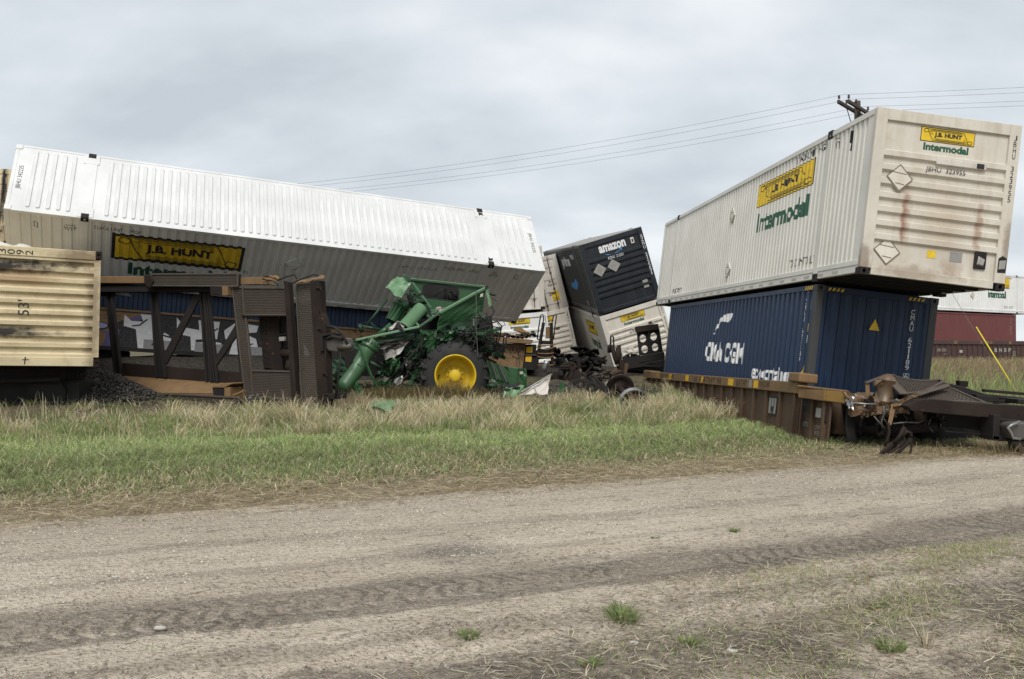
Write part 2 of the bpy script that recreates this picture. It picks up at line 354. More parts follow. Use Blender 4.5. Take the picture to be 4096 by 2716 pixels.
def road_z(x, y):
    q, s = qs(x, y); z = np.zeros_like(q)
    for c, w, dp in ((-3.45, .26, .034), (-3.95, .18, .024), (-5.15, .28, .04), (-1.5, .3, .012), (-6.3, .3, .02)):
        cc = c - .22 * np.sin(s * .30)
        z -= dp * np.exp(-((q - cc) / w) ** 2) - dp * .45 * np.exp(-((q - cc - w * 1.7) / (w * .6)) ** 2)
    far = sm((-4.0 - q) / 1.0)
    rut = np.exp(-((q + 3.65) / .5) ** 2) + np.exp(-((q + 5.15) / .4) ** 2)
    z += (.005 + .014 * far) * wob(x, y, 3.1) + (.003 + .010 * far + .006 * rut) * wob(x, y, 8.3, 3) + (.003 + .004 * rut) * wob(x, y, 19, 5) + .006 * rut * np.sin(s * 26 + 3 * np.sin(q * 9))
    z -= .028 * np.exp(-(((x + .5) / .55) ** 2 + ((y - 7.45) / .42) ** 2))
    return z
def gridmesh(name, X, Y, Z, mat, kind='structure'):
    n, m = X.shape; co = np.stack([X, Y, Z], -1).reshape(-1, 3)
    i = np.arange(n - 1)[:, None] * m + np.arange(m - 1)[None, :]
    f = np.stack([i, i + 1, i + m + 1, i + m], -1).reshape(-1, 4)
    me = bpy.data.meshes.new(name); me.vertices.add(len(co)); me.vertices.foreach_set('co', co.ravel())
    me.loops.add(f.size); me.loops.foreach_set('vertex_index', f.ravel()); me.polygons.add(len(f)); me.polygons.foreach_set('loop_start', np.arange(len(f)) * 4); me.polygons.foreach_set('use_smooth', np.ones(len(f), bool))
    me.update(calc_edges=True); o = link(name, me, mat); o['kind'] = kind; return o
def ground_mat(name, build):
    m = bpy.data.materials.new(name); m.use_nodes = True; t = m.node_tree; b = t.nodes['Principled BSDF']; b.inputs['Roughness'].default_value = .92; b.inputs['Specular IOR Level'].default_value = .15
    g = N(t, 'ShaderNodeNewGeometry'); sp = N(t, 'ShaderNodeSeparateXYZ'); t.links.new(g.outputs['Position'], sp.inputs[0])
    q = mth(t, 'ADD', mth(t, 'ADD', mth(t, 'MULTIPLY', sp.outputs[0], -.42), mth(t, 'MULTIPLY', sp.outputs[1], .907)), -.907 * 10.6)
    s = mth(t, 'ADD', mth(t, 'MULTIPLY', sp.outputs[0], .907), mth(t, 'MULTIPLY', sp.outputs[1], .42))
    cb = N(t, 'ShaderNodeCombineXYZ'); t.links.new(s, cb.inputs[0]); t.links.new(q, cb.inputs[1]); rc = cb.outputs[0]
    def noise(sc, det=5, r=.6, mp=None, dist=0):
        n = N(t, 'ShaderNodeTexNoise'); n.inputs['Scale'].default_value = sc; n.inputs['Detail'].default_value = det; n.inputs['Roughness'].default_value = r; n.inputs['Distortion'].default_value = dist
        if mp: mm = N(t, 'ShaderNodeMapping'); mm.inputs['Scale'].default_value = mp; t.links.new(rc, mm.inputs[0]); t.links.new(mm.outputs[0], n.inputs[0])
        else: t.links.new(rc, n.inputs[0])
        return n.outputs[0]
    col, h, st, dist = build(t, q, s, rc, noise); t.links.new(col, b.inputs['Base Color'])
    bp = N(t, 'ShaderNodeBump'); bp.inputs['Strength'].default_value = st; bp.inputs['Distance'].default_value = dist; t.links.new(h, bp.inputs['Height']); t.links.new(bp.outputs[0], b.inputs['Normal'])
    return m
def band(t, q, c, w, nz, amp):
    e = mth(t, 'ADD', mth(t, 'ABSOLUTE', mth(t, 'SUBTRACT', q, c)), mth(t, 'MULTIPLY', mth(t, 'SUBTRACT', nz, .5), amp))
    return ramp(t, [(0, 1), (w * .55, 1), (w, 0)], e).outputs[0]
def road_build(t, q, s, rc, noise):
    nA = noise(.5, 5, .55, (.35, 1.3, 1)); nB = noise(2.2, 6, .65, (.35, 1.1, 1), .4); nF = noise(24, 4, .7); nG = noise(70, 3, .6)
    vo = N(t, 'ShaderNodeTexVoronoi'); vo.inputs['Scale'].default_value = 34; t.links.new(rc, vo.inputs[0])
    c = mixc(t, ramp(t, [(.32, 0), (.68, 1)], nB).outputs[0], (.495, .42, .33), (.615, .535, .43))
    c = mixc(t, ramp(t, [(.42, 0), (.62, .8)], nA).outputs[0], c, (.42, .355, .28))
    c = mixc(t, mth(t, 'MULTIPLY', ramp(t, [(.0, 1), (.32, 0)], vo.outputs['Distance']).outputs[0], .35), c, (.60, .56, .49))
    dk = (.135, .112, .088)
    for cc, w, st in ((-3.45, .42, .55), (-3.90, .16, .6), (-4.55, .13, .4), (-5.15, .38, .5), (-5.6, .13, .5), (-1.5, .2, .25), (-2.6, .14, .2), (-6.5, .4, .35)):
        c = mixc(t, mth(t, 'MULTIPLY', band(t, mth(t, 'ADD', q, mth(t, 'MULTIPLY', mth(t, 'SINE', mth(t, 'MULTIPLY', s, .30)), .22)), cc, w, nB, .55), st), c, dk)
    qq = mth(t, 'ADD', q, mth(t, 'MULTIPLY', mth(t, 'SINE', mth(t, 'MULTIPLY', s, .30)), .22))
    tw = mth(t, 'SINE', mth(t, 'ADD', mth(t, 'ADD', mth(t, 'MULTIPLY', s, 44), mth(t, 'MULTIPLY', mth(t, 'ABSOLUTE', mth(t, 'SINE', mth(t, 'MULTIPLY', qq, 9))), 4)), mth(t, 'MULTIPLY', nB, 5)))
    tm = mth(t, 'MULTIPLY', mth(t, 'ADD', band(t, qq, -3.65, .5, nB, .4), band(t, qq, -5.25, .45, nB, .4), clamp=True), ramp(t, [(.40, 0), (.56, 1)], noise(1.1, 5, .6)).outputs[0])
    c = mixc(t, mth(t, 'MULTIPLY', mth(t, 'MULTIPLY', ramp(t, [(.35, 0), (.75, 1)], tw).outputs[0], tm), .6), c, (.095, .078, .06))
    near = ramp(t, [(.0, 1), (1, 0)], mth(t, 'MULTIPLY', mth(t, 'ADD', q, 5.9), .8)).outputs[0]
    c = mixc(t, mth(t, 'MULTIPLY', mth(t, 'MULTIPLY', near, ramp(t, [(.44, 0), (.56, 1)], noise(1.6, 7, .7)).outputs[0]), .9), c, (.125, .104, .083))
    wet = N(t, 'ShaderNodeVectorMath', operation='DISTANCE'); g = N(t, 'ShaderNodeNewGeometry'); t.links.new(g.outputs[0], wet.inputs[0]); wet.inputs[1].default_value = (-.48, 7.5, 0)
    c = mixc(t, mth(t, 'MULTIPLY', ramp(t, [(.12, 1), (.62, 0)], mth(t, 'ADD', wet.outputs['Value'], mth(t, 'MULTIPLY', mth(t, 'SUBTRACT', nB, .5), .8))).outputs[0], .7), c, (.15, .13, .108))
    cr = noise(7, 8, .72, (.5, 1.4, 1), .6)
    c = mixc(t, mth(t, 'MULTIPLY', ramp(t, [(.36, 1), (.47, 0)], cr).outputs[0], .55), c, (.12, .10, .078))
    c = mixc(t, ramp(t, [(.35, 1), (.47, 0)], nF).outputs[0], c, mixc(t, .62, c, (.085, .07, .052)))
    c = mixc(t, mth(t, 'MULTIPLY', ramp(t, [(.55, 0), (.66, 1)], nF).outputs[0], .4), c, (.62, .57, .48))
    h = mth(t, 'ADD', mth(t, 'ADD', mth(t, 'MULTIPLY', nF, .9), mth(t, 'MULTIPLY', nG, .35)), mth(t, 'ADD', mth(t, 'MULTIPLY', vo.outputs['Distance'], -.5), mth(t, 'MULTIPLY', nB, .8)))
    h = mth(t, 'ADD', h, mth(t, 'MULTIPLY', mth(t, 'MULTIPLY', tw, tm), -.4))
    return c, h, 1.0, .05
def soil_build(t, q, s, rc, noise):
    nA = noise(.6, 6, .6); nB = noise(5, 6, .65); nF = noise(30, 4, .7)
    c = mixc(t, ramp(t, [(.35, 0), (.65, 1)], nB).outputs[0], (.085, .068, .045), (.145, .115, .075))
    c = mixc(t, ramp(t, [(.45, 0), (.65, 1)], nA).outputs[0], c, (.075, .085, .035))
    c = mixc(t, ramp(t, [(.0, 1), (1, 0)], mth(t, 'MULTIPLY', q, .55)).outputs[0], c, (.30, .25, .175))
    return c, mth(t, 'ADD', nF, nB), .6, .05
road_m = ground_mat('gravel_dirt', road_build); soil_m = ground_mat('soil', soil_build)
def axis(lo, hi, st, ext, k=22): 
    g = np.geomspace(1, ext, k); return np.r_[(lo - g)[::-1], np.arange(lo, hi, st), hi + g]
X, Y = np.meshgrid(axis(-30, 34, .3, 4000), axis(-6, 46, .3, 5000)); q, s = qs(X, Y)
Z = gz(X, Y) - .09 * sm((.55 - q) / .5) * sm((q + 11) / .6)
gridmesh('ground', X, Y, Z, soil_m)
sr = np.r_[np.arange(-34, -9, .25), np.arange(-9, 11, .045), np.arange(11, 40, .25)]; qr = np.r_[np.arange(-10.8, -7, .15), np.arange(-7, .51, .032)]
Sg, Qg = np.meshgrid(sr, qr); X = Sg * QE.x + Qg * QN.x; Y = 10.6 + Sg * QE.y + Qg * QN.y
edge = .10 * sm((Qg - .1) / .4)
gridmesh('gravel_road', X, Y, gz(X, Y) + road_z(X, Y) - edge, road_m)

# ------------------------------------------------------------------ shipping containers
def mat4(t, x, y, z): return Matrix(((x[0], y[0], z[0], t[0]), (x[1], y[1], z[1], t[1]), (x[2], y[2], z[2], t[2]), (0, 0, 0, 1)))
def corr(spans, pitch, dep, f=.36):
    pr = []
    for a, b in spans:
        n = max(1, round((b - a) / pitch)); p = (b - a) / n; sl = (.5 - f) * p
        pr.append((a, 0))
        for i in range(n):
            x = a + i * p; h = f * p / 2
            pr += [(x + h, 0), (x + h + sl, dep), (x + h + sl + f * p, dep), (x + h + 2 * sl + f * p, 0)]
        pr.append((b, 0))
    out = []
    for s_, d_ in pr:
        if not out or s_ > out[-1][0] + 1e-6: out.append((s_, d_))
    return out
def wall(prof, t0, t1, fr, name, mat, parent):
    O, U, V, Nn = [Vector(x) for x in fr]; mb = MB(); n = len(prof)
    mb.add([O + U * s_ + V * t_ - Nn * d_ for t_ in (t0, t1) for s_, d_ in prof], [(i, i + 1, n + i + 1, n + i) for i in range(n - 1)])
    return mb.obj(name, mat, parent)
def container(label, Mw, L=16.154, W=2.591, H=2.896, kind='jb', mats=None, pitch=.2, group=None, full=True, endstyle='ribs', name='shipping_container', roofribs=True, castmat=None):
    """x runs along the box, +x is the end shown; origin at the middle of the floor underside"""
    m = dict(side='white_old', end='white_old', frame='white_old', roof='white_old', cast='rust_dark'); m.update(mats or {}); m = {k: M[v] for k, v in m.items()}
    p = thing(name, label, 'container', Mw, group or 'containers scattered by the derailment'); a, b = L / 2, W / 2; is53 = L > 15
    FS = ((0, -b, 0), (1, 0, 0), (0, 0, 1), (0, -1, 0)); FN = ((0, b, 0), (-1, 0, 0), (0, 0, 1), (0, 1, 0)); FE = ((a, 0, 0), (0, 1, 0), (0, 0, 1), (1, 0, 0)); FB = ((-a, 0, 0), (0, -1, 0), (0, 0, 1), (-1, 0, 0))
    pw = .2 if is53 else .15; pd = .12
    for sx in (-1, 1):
        for sy in (-1, 1):
            MB().box((min(sx * a, sx * (a - pd)), min(sy * b, sy * (b - pw)), .118), (max(sx * a, sx * (a - pd)), max(sy * b, sy * (b - pw)), H - (.0 if is53 else .118))).obj('corner_post', m['frame'] if sx < 0 or kind != 'jb' else m['end'], p, bevel=.012)
    zs = [0, H - .118 if not is53 else None]
    for sx in (-1, 1):
        for sy in (-1, 1):
            for z0 in zs:
                if z0 is None: continue
                e = .004; x0, x1 = sorted((sx * (a + e), sx * (a - .178))); y0, y1 = sorted((sy * (b + e), sy * (b - .162)))
                me = plate_holes([(y0, z0 - e), (y1, z0 - e), (y1, z0 + .118), (y0, z0 + .118)], [ngon((y0 + y1) / 2, z0 + .06, .03, .042, 10)], (sx * (a + e), 0, 0), (0, 1, 0), (0, 0, 1), (-sx * .178, 0, 0))
                link('corner_casting', me, m['cast'], p)
    rt = .10; rb = .26 if is53 else .16
    for sy in (-1, 1):
        y0, y1 = sorted((sy * b, sy * (b - .07)))
        MB().box((-a + pd, y0, H - rt), (a - pd, y1, H - .004)).obj('top_rail', m['frame'], p)
        if is53: MB().box((-a + pd, min(sy * (b - .012), sy * (b - .09)), .03), (a - pd, max(sy * (b - .012), sy * (b - .09)), rb - .10)).box((-a + pd, y0, rb - .10), (a - pd, y1, rb)).obj('bottom_rail', m['frame'], p, bevel=.01)
        else: MB().box((-a + .18, y0, .02), (a - .18, y1, rb)).obj('bottom_rail', m['frame'], p)
    for sx in (-1, 1):
        x0, x1 = sorted((sx * (a - .01), sx * (a - .1)))
        MB().box((x0, -b + pw, H - (.2 if is53 else .13)), (x1, b - pw, H - .004)).obj('header', m['end'], p, bevel=.008)
        MB().box((x0, -b + pw, .012), (x1, b - pw, .15)).obj('end_sill', m['end'], p, bevel=.008)
    if is53:
        sp = [(-a + .32, -6.22), (-5.97, 5.97), (6.22, a - .32)]
        for sx in (-1, 1):
            for sy in (-1, 1):
                y0, y1 = sorted((sy * (b + .004), sy * (b - .05)))
                MB().box((sx * 6.096 - .09, y0, .1), (sx * 6.096 + .09, y1, H - .15)).obj('lift_post', m['side'], p, bevel=.006)
                for z0 in (0, H - .14):
                    yy = sy * (b + .012); me = plate_holes([(-.1, 0), (.1, 0), (.1, .15), (-.1, .15)], [[(-.045, .035), (.045, .035), (.0, .12)] if z0 else ngon(0, .07, .035, .045, 8)], (sx * 6.096, yy, z0 - (.02 if not z0 else -.012)), (1, 0, 0), (0, 0, 1), (0, -sy * .17, 0))
                    link('lift_casting', me, m['cast'], p)
    else: sp = [(-a + .2, a - .2)]
    prof = [(-a + .1, 0)] + corr(sp, pitch, .034 if is53 else .038, .42) + [(a - .1, 0)]
    pin = .015
    wp = [(s_, d_ + pin) for s_, d_ in prof]
    wall(wp, rb - .02, H - rt + .02, FS, 'side_wall', m['side'], p); wall(wp, rb - .02, H - rt + .02, FN, 'side_wall', m['side'], p)
    # roof
    mb = MB().box((-a + .02, -b + .02, H - .05), (a - .02, b - .02, H - .014)); mb.obj('roof_sheet', m['roof'], p)
    if roofribs:
        xs = []
        if is53:
            for lo, hi in ((-a + .42, -6.096 - .32), (-6.096 + .42, 6.096 - .42), (6.096 + .32, a - .42)):
                n = round((hi - lo) / .232); xs += [lo + (i + .5) * (hi - lo) / n for i in range(n)]
        else: n = 30; xs = [-a + .3 + i * (2 * a - .6) / (n - 1) for i in range(n)]
        pl = [(-.058, -1), (-.058, -.97), (-.035, -1.0)]
        yl = b - .17; o8 = [(-.06, -yl + .05), (-.035, -yl), (.035, -yl), (.06, -yl + .05), (.06, yl - .05), (.035, yl), (-.035, yl), (-.06, yl - .05)]
        rme = None
        for x in xs:
            if rme is None:
                mb = MB(); k = len(o8); mb.add([(u, v, H - .0145) for u, v in o8] + [(u * .72, v - (.015 if v > 0 else -.015), H + .022) for u, v in o8], [tuple(range(k, 2 * k))] + [(i, (i + 1) % k, k + (i + 1) % k, k + i) for i in range(k)])
                o = mb.obj('roof_rib', m['roof'], p); rme = o.data
            else: o = link('roof_rib', rme, None, p)
            o.location.x = x
    if is53 and roofribs:
        for sx in (-1, 1):
            MB().box((sx * 6.096 - .16, -b + .03, H - .02), (sx * 6.096 + .16, b - .03, H + .006)).obj('lift_plate', m['roof'], p, bevel=.008)
            for sy in (-1, 1):
                MB().box((sx * 6.096 - .21, sy * (b - .22) - .19, H - .02), (sx * 6.096 + .21, sy * (b - .22) + .19, H + .012)).obj('doubler_plate', m['roof'], p, bevel=.01)
                MB().box((sx * 6.096 - .085, sy * (b - .07) - .075, H - .02), (sx * 6.096 + .085, sy * (b - .07) + .075, H + .03)).obj('lift_casting', m['cast'], p, bevel=.012)
                MB().box((sx * (a - .09) - .08, sy * (b - .09) - .085, H - .02), (sx * (a - .09) + .08, sy * (b - .09) + .085, H + .014)).obj('corner_plate', m['roof'], p, bevel=.01)
    # floor and cross-members
    MB().box((-a + .1, -b + .08, .12), (a - .1, b - .08, .15)).obj('floor', M['black_iron'], p)
    mb = MB(); cm = None; n = 38 if is53 else 28
    for i in range(n):
        x = -a + .25 + i * (2 * a - .5) / (n - 1)
        if cm is None: o = MB().box((-.03, -b + .09, .02), (.03, b - .09, .122)).obj('cross_member', M['black_iron'], p); cm = o.data
        else: o = link('cross_member', cm, None, p)
        o.location.x = x
    # end walls
    if endstyle == 'ribs':
        pr = [(.15, .055), (.56, .055)]
        for k in range(7):
            z = .60 + k * .242; pr += [(z, .055), (z + .035, .004), (z + .125, .004), (z + .15, .055)]
        pr += [(H - .19, .055)]
        for fr, e in ((FE, 1), (FB, -1)):
            mb = MB(); O, U, V, Nn = [Vector(x) for x in fr]; k = len(pr); h = b - pw + .01
            mb.add([O + U * s_ + V * t_ - Nn * d_ for s_ in (-h, h) for t_, d_ in pr], [(i, k + i, k + i + 1, i + 1) for i in range(k - 1)])
            mb.obj('end_wall', m['end'], p)
    elif endstyle == 'vertical':
        hh = b - pw + .01; pe = [(-hh, .02)] + [(s_, d_ * (1.25 if kind == 'cma' else 1.7) + .02) for s_, d_ in corr([(-hh + .03, hh - .03)], .25, .036, .34)] + [(hh, .02)]
        wall(pe, .14, H - .12, FE, 'end_wall', m['end'], p); wall(pe, .14, H - .12, FB, 'end_wall', m['end'], p)
    elif endstyle == 'doors':
        for sy in (-1, 1):
            y0, y1 = sorted((sy * .012, sy * (b - pw + .02)))
            d = MB().box((a - .09, y0, .14), (a - .035, y1, H - .15)).obj('door', m['end'], p, bevel=.008)
            for z0 in (.5, 1.1, 1.7, 2.3): MB().box((a - .036, y0 + .12, z0), (a - .012, y1 - .12, z0 + .26)).obj('door_rib', m['end'], d, bevel=.01)
            for yy in (sy * .28, sy * .82):
                MB().tube([(a + .02, yy, .1), (a + .02, yy, H - .1)], .019).obj('lock_rod', M['steel'], d)
                for z0 in (.45, 1.2, 2.0): MB().box((a - .02, yy - .05, z0), (a + .03, yy + .05, z0 + .07)).obj('rod_guide', M['steel'], d)
                MB().box((a + .03, yy - .01, 1.02), (a + .05, yy + sy * -.32, 1.07)).obj('lock_handle', M['steel'], d)
        wall([(-b + .15, .03), (b - .15, .03)], .14, H - .12, FB, 'end_wall', m['end'], p)
    return p, prof, FS, FE
def shifted(prof): return [(s_, d_ + .015) for s_, d_ in prof]

# tall white box leaning over on the right (end and long side shown)
X1, Y1, Z1 = (.05703, -.99826, -.01524), (.99188, .05839, -.11295), (.11365, -.00867, .99348); T1 = Vector((6.797, 23.599, 2.944))
p, prof, FS, FE = container('weathered white container with yellow logo stacked on top of the blue container', mat4(T1, X1, Y1, Z1), mats=dict(end='white_end', cast='rust_dark'), roofribs=False)
sp_ = shifted(prof)
jb_logo(p, FS, 1.97, 2.0, 5.42, 2.55, sp_, (2.1, 1.38, 5.26, 1.84), .035)
decal(p, 'side_lettering', [rect_txt('STACK LIMIT', 4.35, 2.60, 5.40, 2.74), rect_txt('HIGH', 5.55, 2.60, 5.95, 2.74), rect_txt('WTP', 6.32, 2.50, 6.56, 2.64), rect_txt('TOFC UNIT ONLY', 4.6, .36, 5.92, .52), rect_txt('PUT ANY', -5.82, .3, -4.6, .46), stroke([(6.33, 2.69), (6.42, 2.71), (6.55, 2.69)], .015)], FS, M['ink'], sp_)
diamond(p, FS, .05, 2.09, .2, seed=1); diamond(p, FS, .19, .64, .2, seed=2)
for i in range(22):
    x = -7.4 + i * .68
    decal(p, 'reflective_tape', [rect(x, .065, x + .26, .115)], ((0, -1.2835, 0), (1, 0, 0), (0, 0, 1), (0, -1, 0)), M['pale_mark'], None, .003)
FP = ((8.077 - .055, 0, 0), (0, 1, 0), (0, 0, 1), (1, 0, 0))
jb_logo(p, FP, -.47, 2.42, .50, 2.67, None, (-.4, 2.27, .41, 2.40), .05)
decal(p, 'number_lettering', [rect_txt('JBHU  323955', -.34, 1.87, .37, 1.98)], FE, M['ink'], None, .006)
decal(p, 'post_lettering', vtext('JBHU 323955', 1.195, 2.70, 1.52, .055), FE, M['ink'])
diamond(p, FE, -.78, 1.72, .225, seed=3); diamond(p, ((8.03, 0, 0), (0, 1, 0), (0, 0, 1), (1, 0, 0)), -.84, .45, .23, seed=4)
decal(p, 'sticker', [rect(-.12, .42, .03, .55)], FP, M['jb_yellow']); decal(p, 'data_plate', [rect(.29, .40, .51, .57)], FP, M['sticker_grey'])
o = MB().box((8.02, .72, .33), (8.06, .93, .68)).obj('document_box', M['black_iron'], p, bevel=.012); MB().hexa([(8.06, .76, .40), (8.06, .88, .38), (8.06, .90, .5), (8.06, .78, .55), (8.075, .77, .41), (8.075, .87, .4), (8.072, .89, .48), (8.072, .8, .53)]).obj('crushed_cover', M['tin'], o)
o = MB().box((8.0, -.16, 2.04), (8.078, .74, 2.145)).obj('tracker_unit', M['white_dirty'], p, bevel=.01); MB().box((8.079, .56, 2.05), (8.085, .69, 2.135)).obj('solar_cell', M['ink'], o)
decal(p, 'patch', [poly([(1.13, .30), (1.28, .31), (1.28, .56), (1.2, .6), (1.13, .55)])], FE, M['black_iron']); decal(p, 'patch', [poly([(1.145, .36), (1.26, .38), (1.265, .53), (1.15, .51)])], FE, M['tin'], None, .007)
decal(p, 'scratch', [stroke([(7.06, 2.72), (7.05, 2.35)], .03), stroke([(7.03, 2.70), (7.04, 2.5)], .05)], FS, M['rust_dark'], sp_)

# blue box in the well car below it
T3 = T1 - Vector(Z1) * 2.956
p, prof, FS, FE = container('dark blue container with white lettering sitting in the yellow brown well car', mat4(T3, X1, Y1, Z1), 12.192, 2.438, 2.896, 'cma', dict(side='blue', end='blue', frame='blue', roof='blue', cast='blue_frame'), .278, endstyle='vertical', roofribs=False)
sp_ = shifted(prof)
for o in p.children:
    if o.name.startswith('corner_post') : o.data.materials[0] = M['blue_frame']
decal(p, 'carrier_lettering', [rect_txt('CMA CGM', -1.38, 1.20, 1.98, 1.72, .05)], FS, M['paint_white'], sp_)
decal(p, 'flag_mark', [poly([(-.80, 1.94), (-.72, 1.94), (-.45, 2.12), (-.3, 2.18), (-.2, 2.28), (.1, 2.26), (.45, 2.24), (.62, 2.28), (.66, 2.47), (.2, 2.46), (-.1, 2.42), (-.35, 2.33), (-.5, 2.2), (-.65, 2.08)])], FS, M['paint_white'], sp_)
decal(p, 'eco_lettering', [rect_txt('ecocontainer', 2.74, .90, 5.2, 1.22, .03)], FS, M['paint_white'], sp_)
decal(p, 'number_lettering', vtext('CMAU 621189', 5.55, 2.62, 1.35, .11) + [rect_txt('4561', 5.75, 2.4, 5.85, 2.62), rect_txt('LEG', -5.78, 1.55, -5.66, 1.7), rect(5.78, 1.75, 5.86, 1.9)], FS, M['paint_white'], sp_)
decal(p, 'caution_sign', [poly([(5.64, 1.06), (5.86, 1.06), (5.75, 1.32)]), rect(5.72, 1.98, 5.8, 2.14)], FS, M['warn_yellow'], sp_)
FP = ((6.096 - .02, 0, 0), (0, 1, 0), (0, 0, 1), (1, 0, 0))
decal(p, 'number_lettering', vtext('CMAU 621189', .74, 2.62, 1.42, .075) + vtext('6', .74, 1.36, 1.24, .07) + [stroke([(.685, 1.365), (.795, 1.365), (.795, 1.235), (.685, 1.235)], .008, True)], FP, M['paint_white'], None, .012)
decal(p, 'caution_sign', [poly([(-.11, 2.13), (.10, 2.13), (-.005, 2.36)])], FP, M['warn_yellow'], None, .03)
decal(p, 'height_stripes', [poly([(s0 + k * .085, 2.80), (s0 + k * .085 + .045, 2.80), (s0 + k * .085 + .075, 2.86), (s0 + k * .085 + .03, 2.86)]) for s0 in (-1.0, .62) for k in range(4)], ((6.088, 0, 0), (0, 1, 0), (0, 0, 1), (1, 0, 0)), M['warn_yellow'], None, .004)
decal(p, 'height_stripes', [poly([(5.5 + k * .1, 2.80), (5.55 + k * .1, 2.80), (5.6 + k * .1, 2.88), (5.54 + k * .1, 2.88)]) for k in range(4)], FS, M['warn_yellow'])

# long white box thrown over on the left, roof towards the viewer
X2, Y2, Z2 = (.9181, .3900, -.0706), (-.17919, .56733, .80376), (.35352, -.72529, .59075); T2 = Vector((-7.529, 30.166, 4.214))
p, prof, FS, FE = container('long clean white container tipped over with its ribbed roof facing up', mat4(T2, X2, Y2, Z2), mats=dict(side='white', end='white', frame='white', roof='white', cast='rust_dark'), pitch=.25)
sp_ = shifted(prof)
jb_logo(p, FS, -5.38, 1.30, -1.70, 2.40, sp_, (-4.9, .66, -2.1, 1.18), .09)
diamond(p, FS, -.17, 1.92, .26, solid=M['white'], seed=6)
decal(p, 'side_lettering', [rect_txt('WTP', -6.62, 2.30, -6.30, 2.45), rect_txt('STACK LIMIT', -5.86, 2.47, -5.10, 2.60), rect_txt('HIGH', -4.92, 2.47, -4.62, 2.60), rect_txt('J B H U   3 4 2 2 3 5', 3.1, 2.26, 4.34, 2.38), rect_txt('STACK LIMIT', 4.6, 2.42, 5.3, 2.54), rect_txt('HIGH', 5.45, 2.42, 5.80, 2.54), rect_txt('WTP', 6.18, 2.30, 6.50, 2.44), stroke([(-6.58, 2.5), (-6.45, 2.53), (-6.33, 2.5)], .02), stroke([(6.22, 2.49), (6.35, 2.52), (6.47, 2.49)], .02)] + [stroke(r_, .018, True) for r_ in ([(-7.36, 2.3), (-7.27, 2.3), (-7.27, 2.5), (-7.36, 2.5)], [(7.12, 2.33), (7.22, 2.33), (7.22, 2.52), (7.12, 2.52)])] + [stroke(ngon(-1.55, 1.28, .07, .07, 14), .012, True), rect_txt('R', -1.58, 1.25, -1.52, 1.31)], FS, M['ink'], sp_)
for x_, sgn in ((-7.83, 1), (7.83, -1)):
    decal(p, 'roof_lettering', [rect_txt('JBHU 342235', -.46, -.075, .46, .075)], ((x_, 0, 2.896 - .014), (0, sgn, 0), (-sgn, 0, 0), (0, 0, 1)), M['ink'])
for i in range(20): decal(p, 'reflective_tape', [rect(-6.6 + i * .68, .065, -6.32 + i * .68, .115)], ((0, -1.2835, 0), (1, 0, 0), (0, 0, 1), (0, -1, 0)), M['pale_mark'], None, .003)
for sy in (-1, 1):
    decal(p, 'rust_mark', [poly([(6.02, sy * 1.12), (6.16, sy * 1.1), (6.2, sy * .98), (6.1, sy * 1.02), (6.04, sy * .95)])], ((0, 0, 2.91), (1, 0, 0), (0, 1, 0), (0, 0, 1)), M['rust_brown'], None, .004)

# black box and the pale box under it, both leaning
X4, Y4, Z4 = Vector((.053, -.994, -.092)), Vector((.956, .024, .292)), Vector((-.288, -.104, .952)); T4 = Vector((4.274, 43.822, 4.139))
p, prof, FS, FE = container('black container with white lettering and blue smile leaning over between the stacks', mat4(T4, X4, Y4, Z4), mats=dict(side='amazon', end='amazon', frame='amazon', roof='sticker_grey', cast='amazon'), pitch=.2)
sp_ = shifted(prof); FP = ((8.077 - .055, 0, 0), (0, 1, 0), (0, 0, 1), (1, 0, 0))
decal(p, 'carrier_lettering', [rect_txt('amazon', -.57, 2.34, .53, 2.62, .04)], FP, M['paint_white'])
sm_ = [(-.42 + .72 * k / 10, 2.30 - .10 * math.sin(math.pi * (k / 10) ** .9)) for k in range(11)]
decal(p, 'smile_mark', [poly(sm_ + [(x, y - .055 * math.sin(math.pi * min(1, max(.02, (x + .42) / .72)))) for x, y in reversed(sm_)]), poly([(.20, 2.31), (.34, 2.34), (.30, 2.22), (.27, 2.29)])], FP, M['smile'])
decal(p, 'number_lettering', [rect_txt('AZNU  212251', -.33, 2.02, .32, 2.13)] , FE, M['paint_white'], None, .006); decal(p, 'post_lettering', vtext('AZNU 212251', 1.20, 2.62, .95, .085), FE, M['paint_white'])
for y_, z_, s_ in ((-.76, 1.72, 5), (-.17, 1.74, 8)): diamond(p, FE, y_, z_, .25, solid=M['tin'], seed=s_)
MB().box((8.02, .74, 2.36), (8.07, .88, 2.6)).obj('document_box', M['white_mid'], p, bevel=.015); MB().box((8.071, .78, 2.42), (8.076, .84, 2.54)).obj('box_window', M['ink'], p)
MB().box((8.02, .75, .52), (8.06, .96, .84)).obj('data_plate', M['tin'], p, bevel=.01)
decal(p, 'side_mark', [poly([(1.2, 1.05), (2.2, .95), (3.2, .95), (4.2, 1.25), (3.6, 1.45), (2.6, 1.25), (1.6, 1.25)])], FS, M['smile'], sp_); decal(p, 'side_lettering', [rect_txt('prime', .2, 1.9, 3.4, 2.5, .05), rect_txt('MYI', 3.9, 2.35, 5.2, 2.55), rect_txt('152', 5.3, .35, 6.0, .5)], FS, M['paint_white'], sp_)
T5 = T4 - Z4 * 2.95
p, prof, FS, FE = container('cream white container with yellow logo crushed under the leaning black container', mat4(T5, X4, Y4, Z4), mats=dict(side='white_mid', end='white_mid', frame='white_mid', roof='white_mid'), roofribs=False)
sp_ = shifted(prof)
jb_logo(p, FP, -.50, 2.42, .50, 2.67, None, (-.42, 2.26, .41, 2.39), .05); jb_logo(p, FS, 3.0, 1.9, 6.0, 2.5, sp_, (3.1, 1.3, 5.9, 1.75), .05, False)
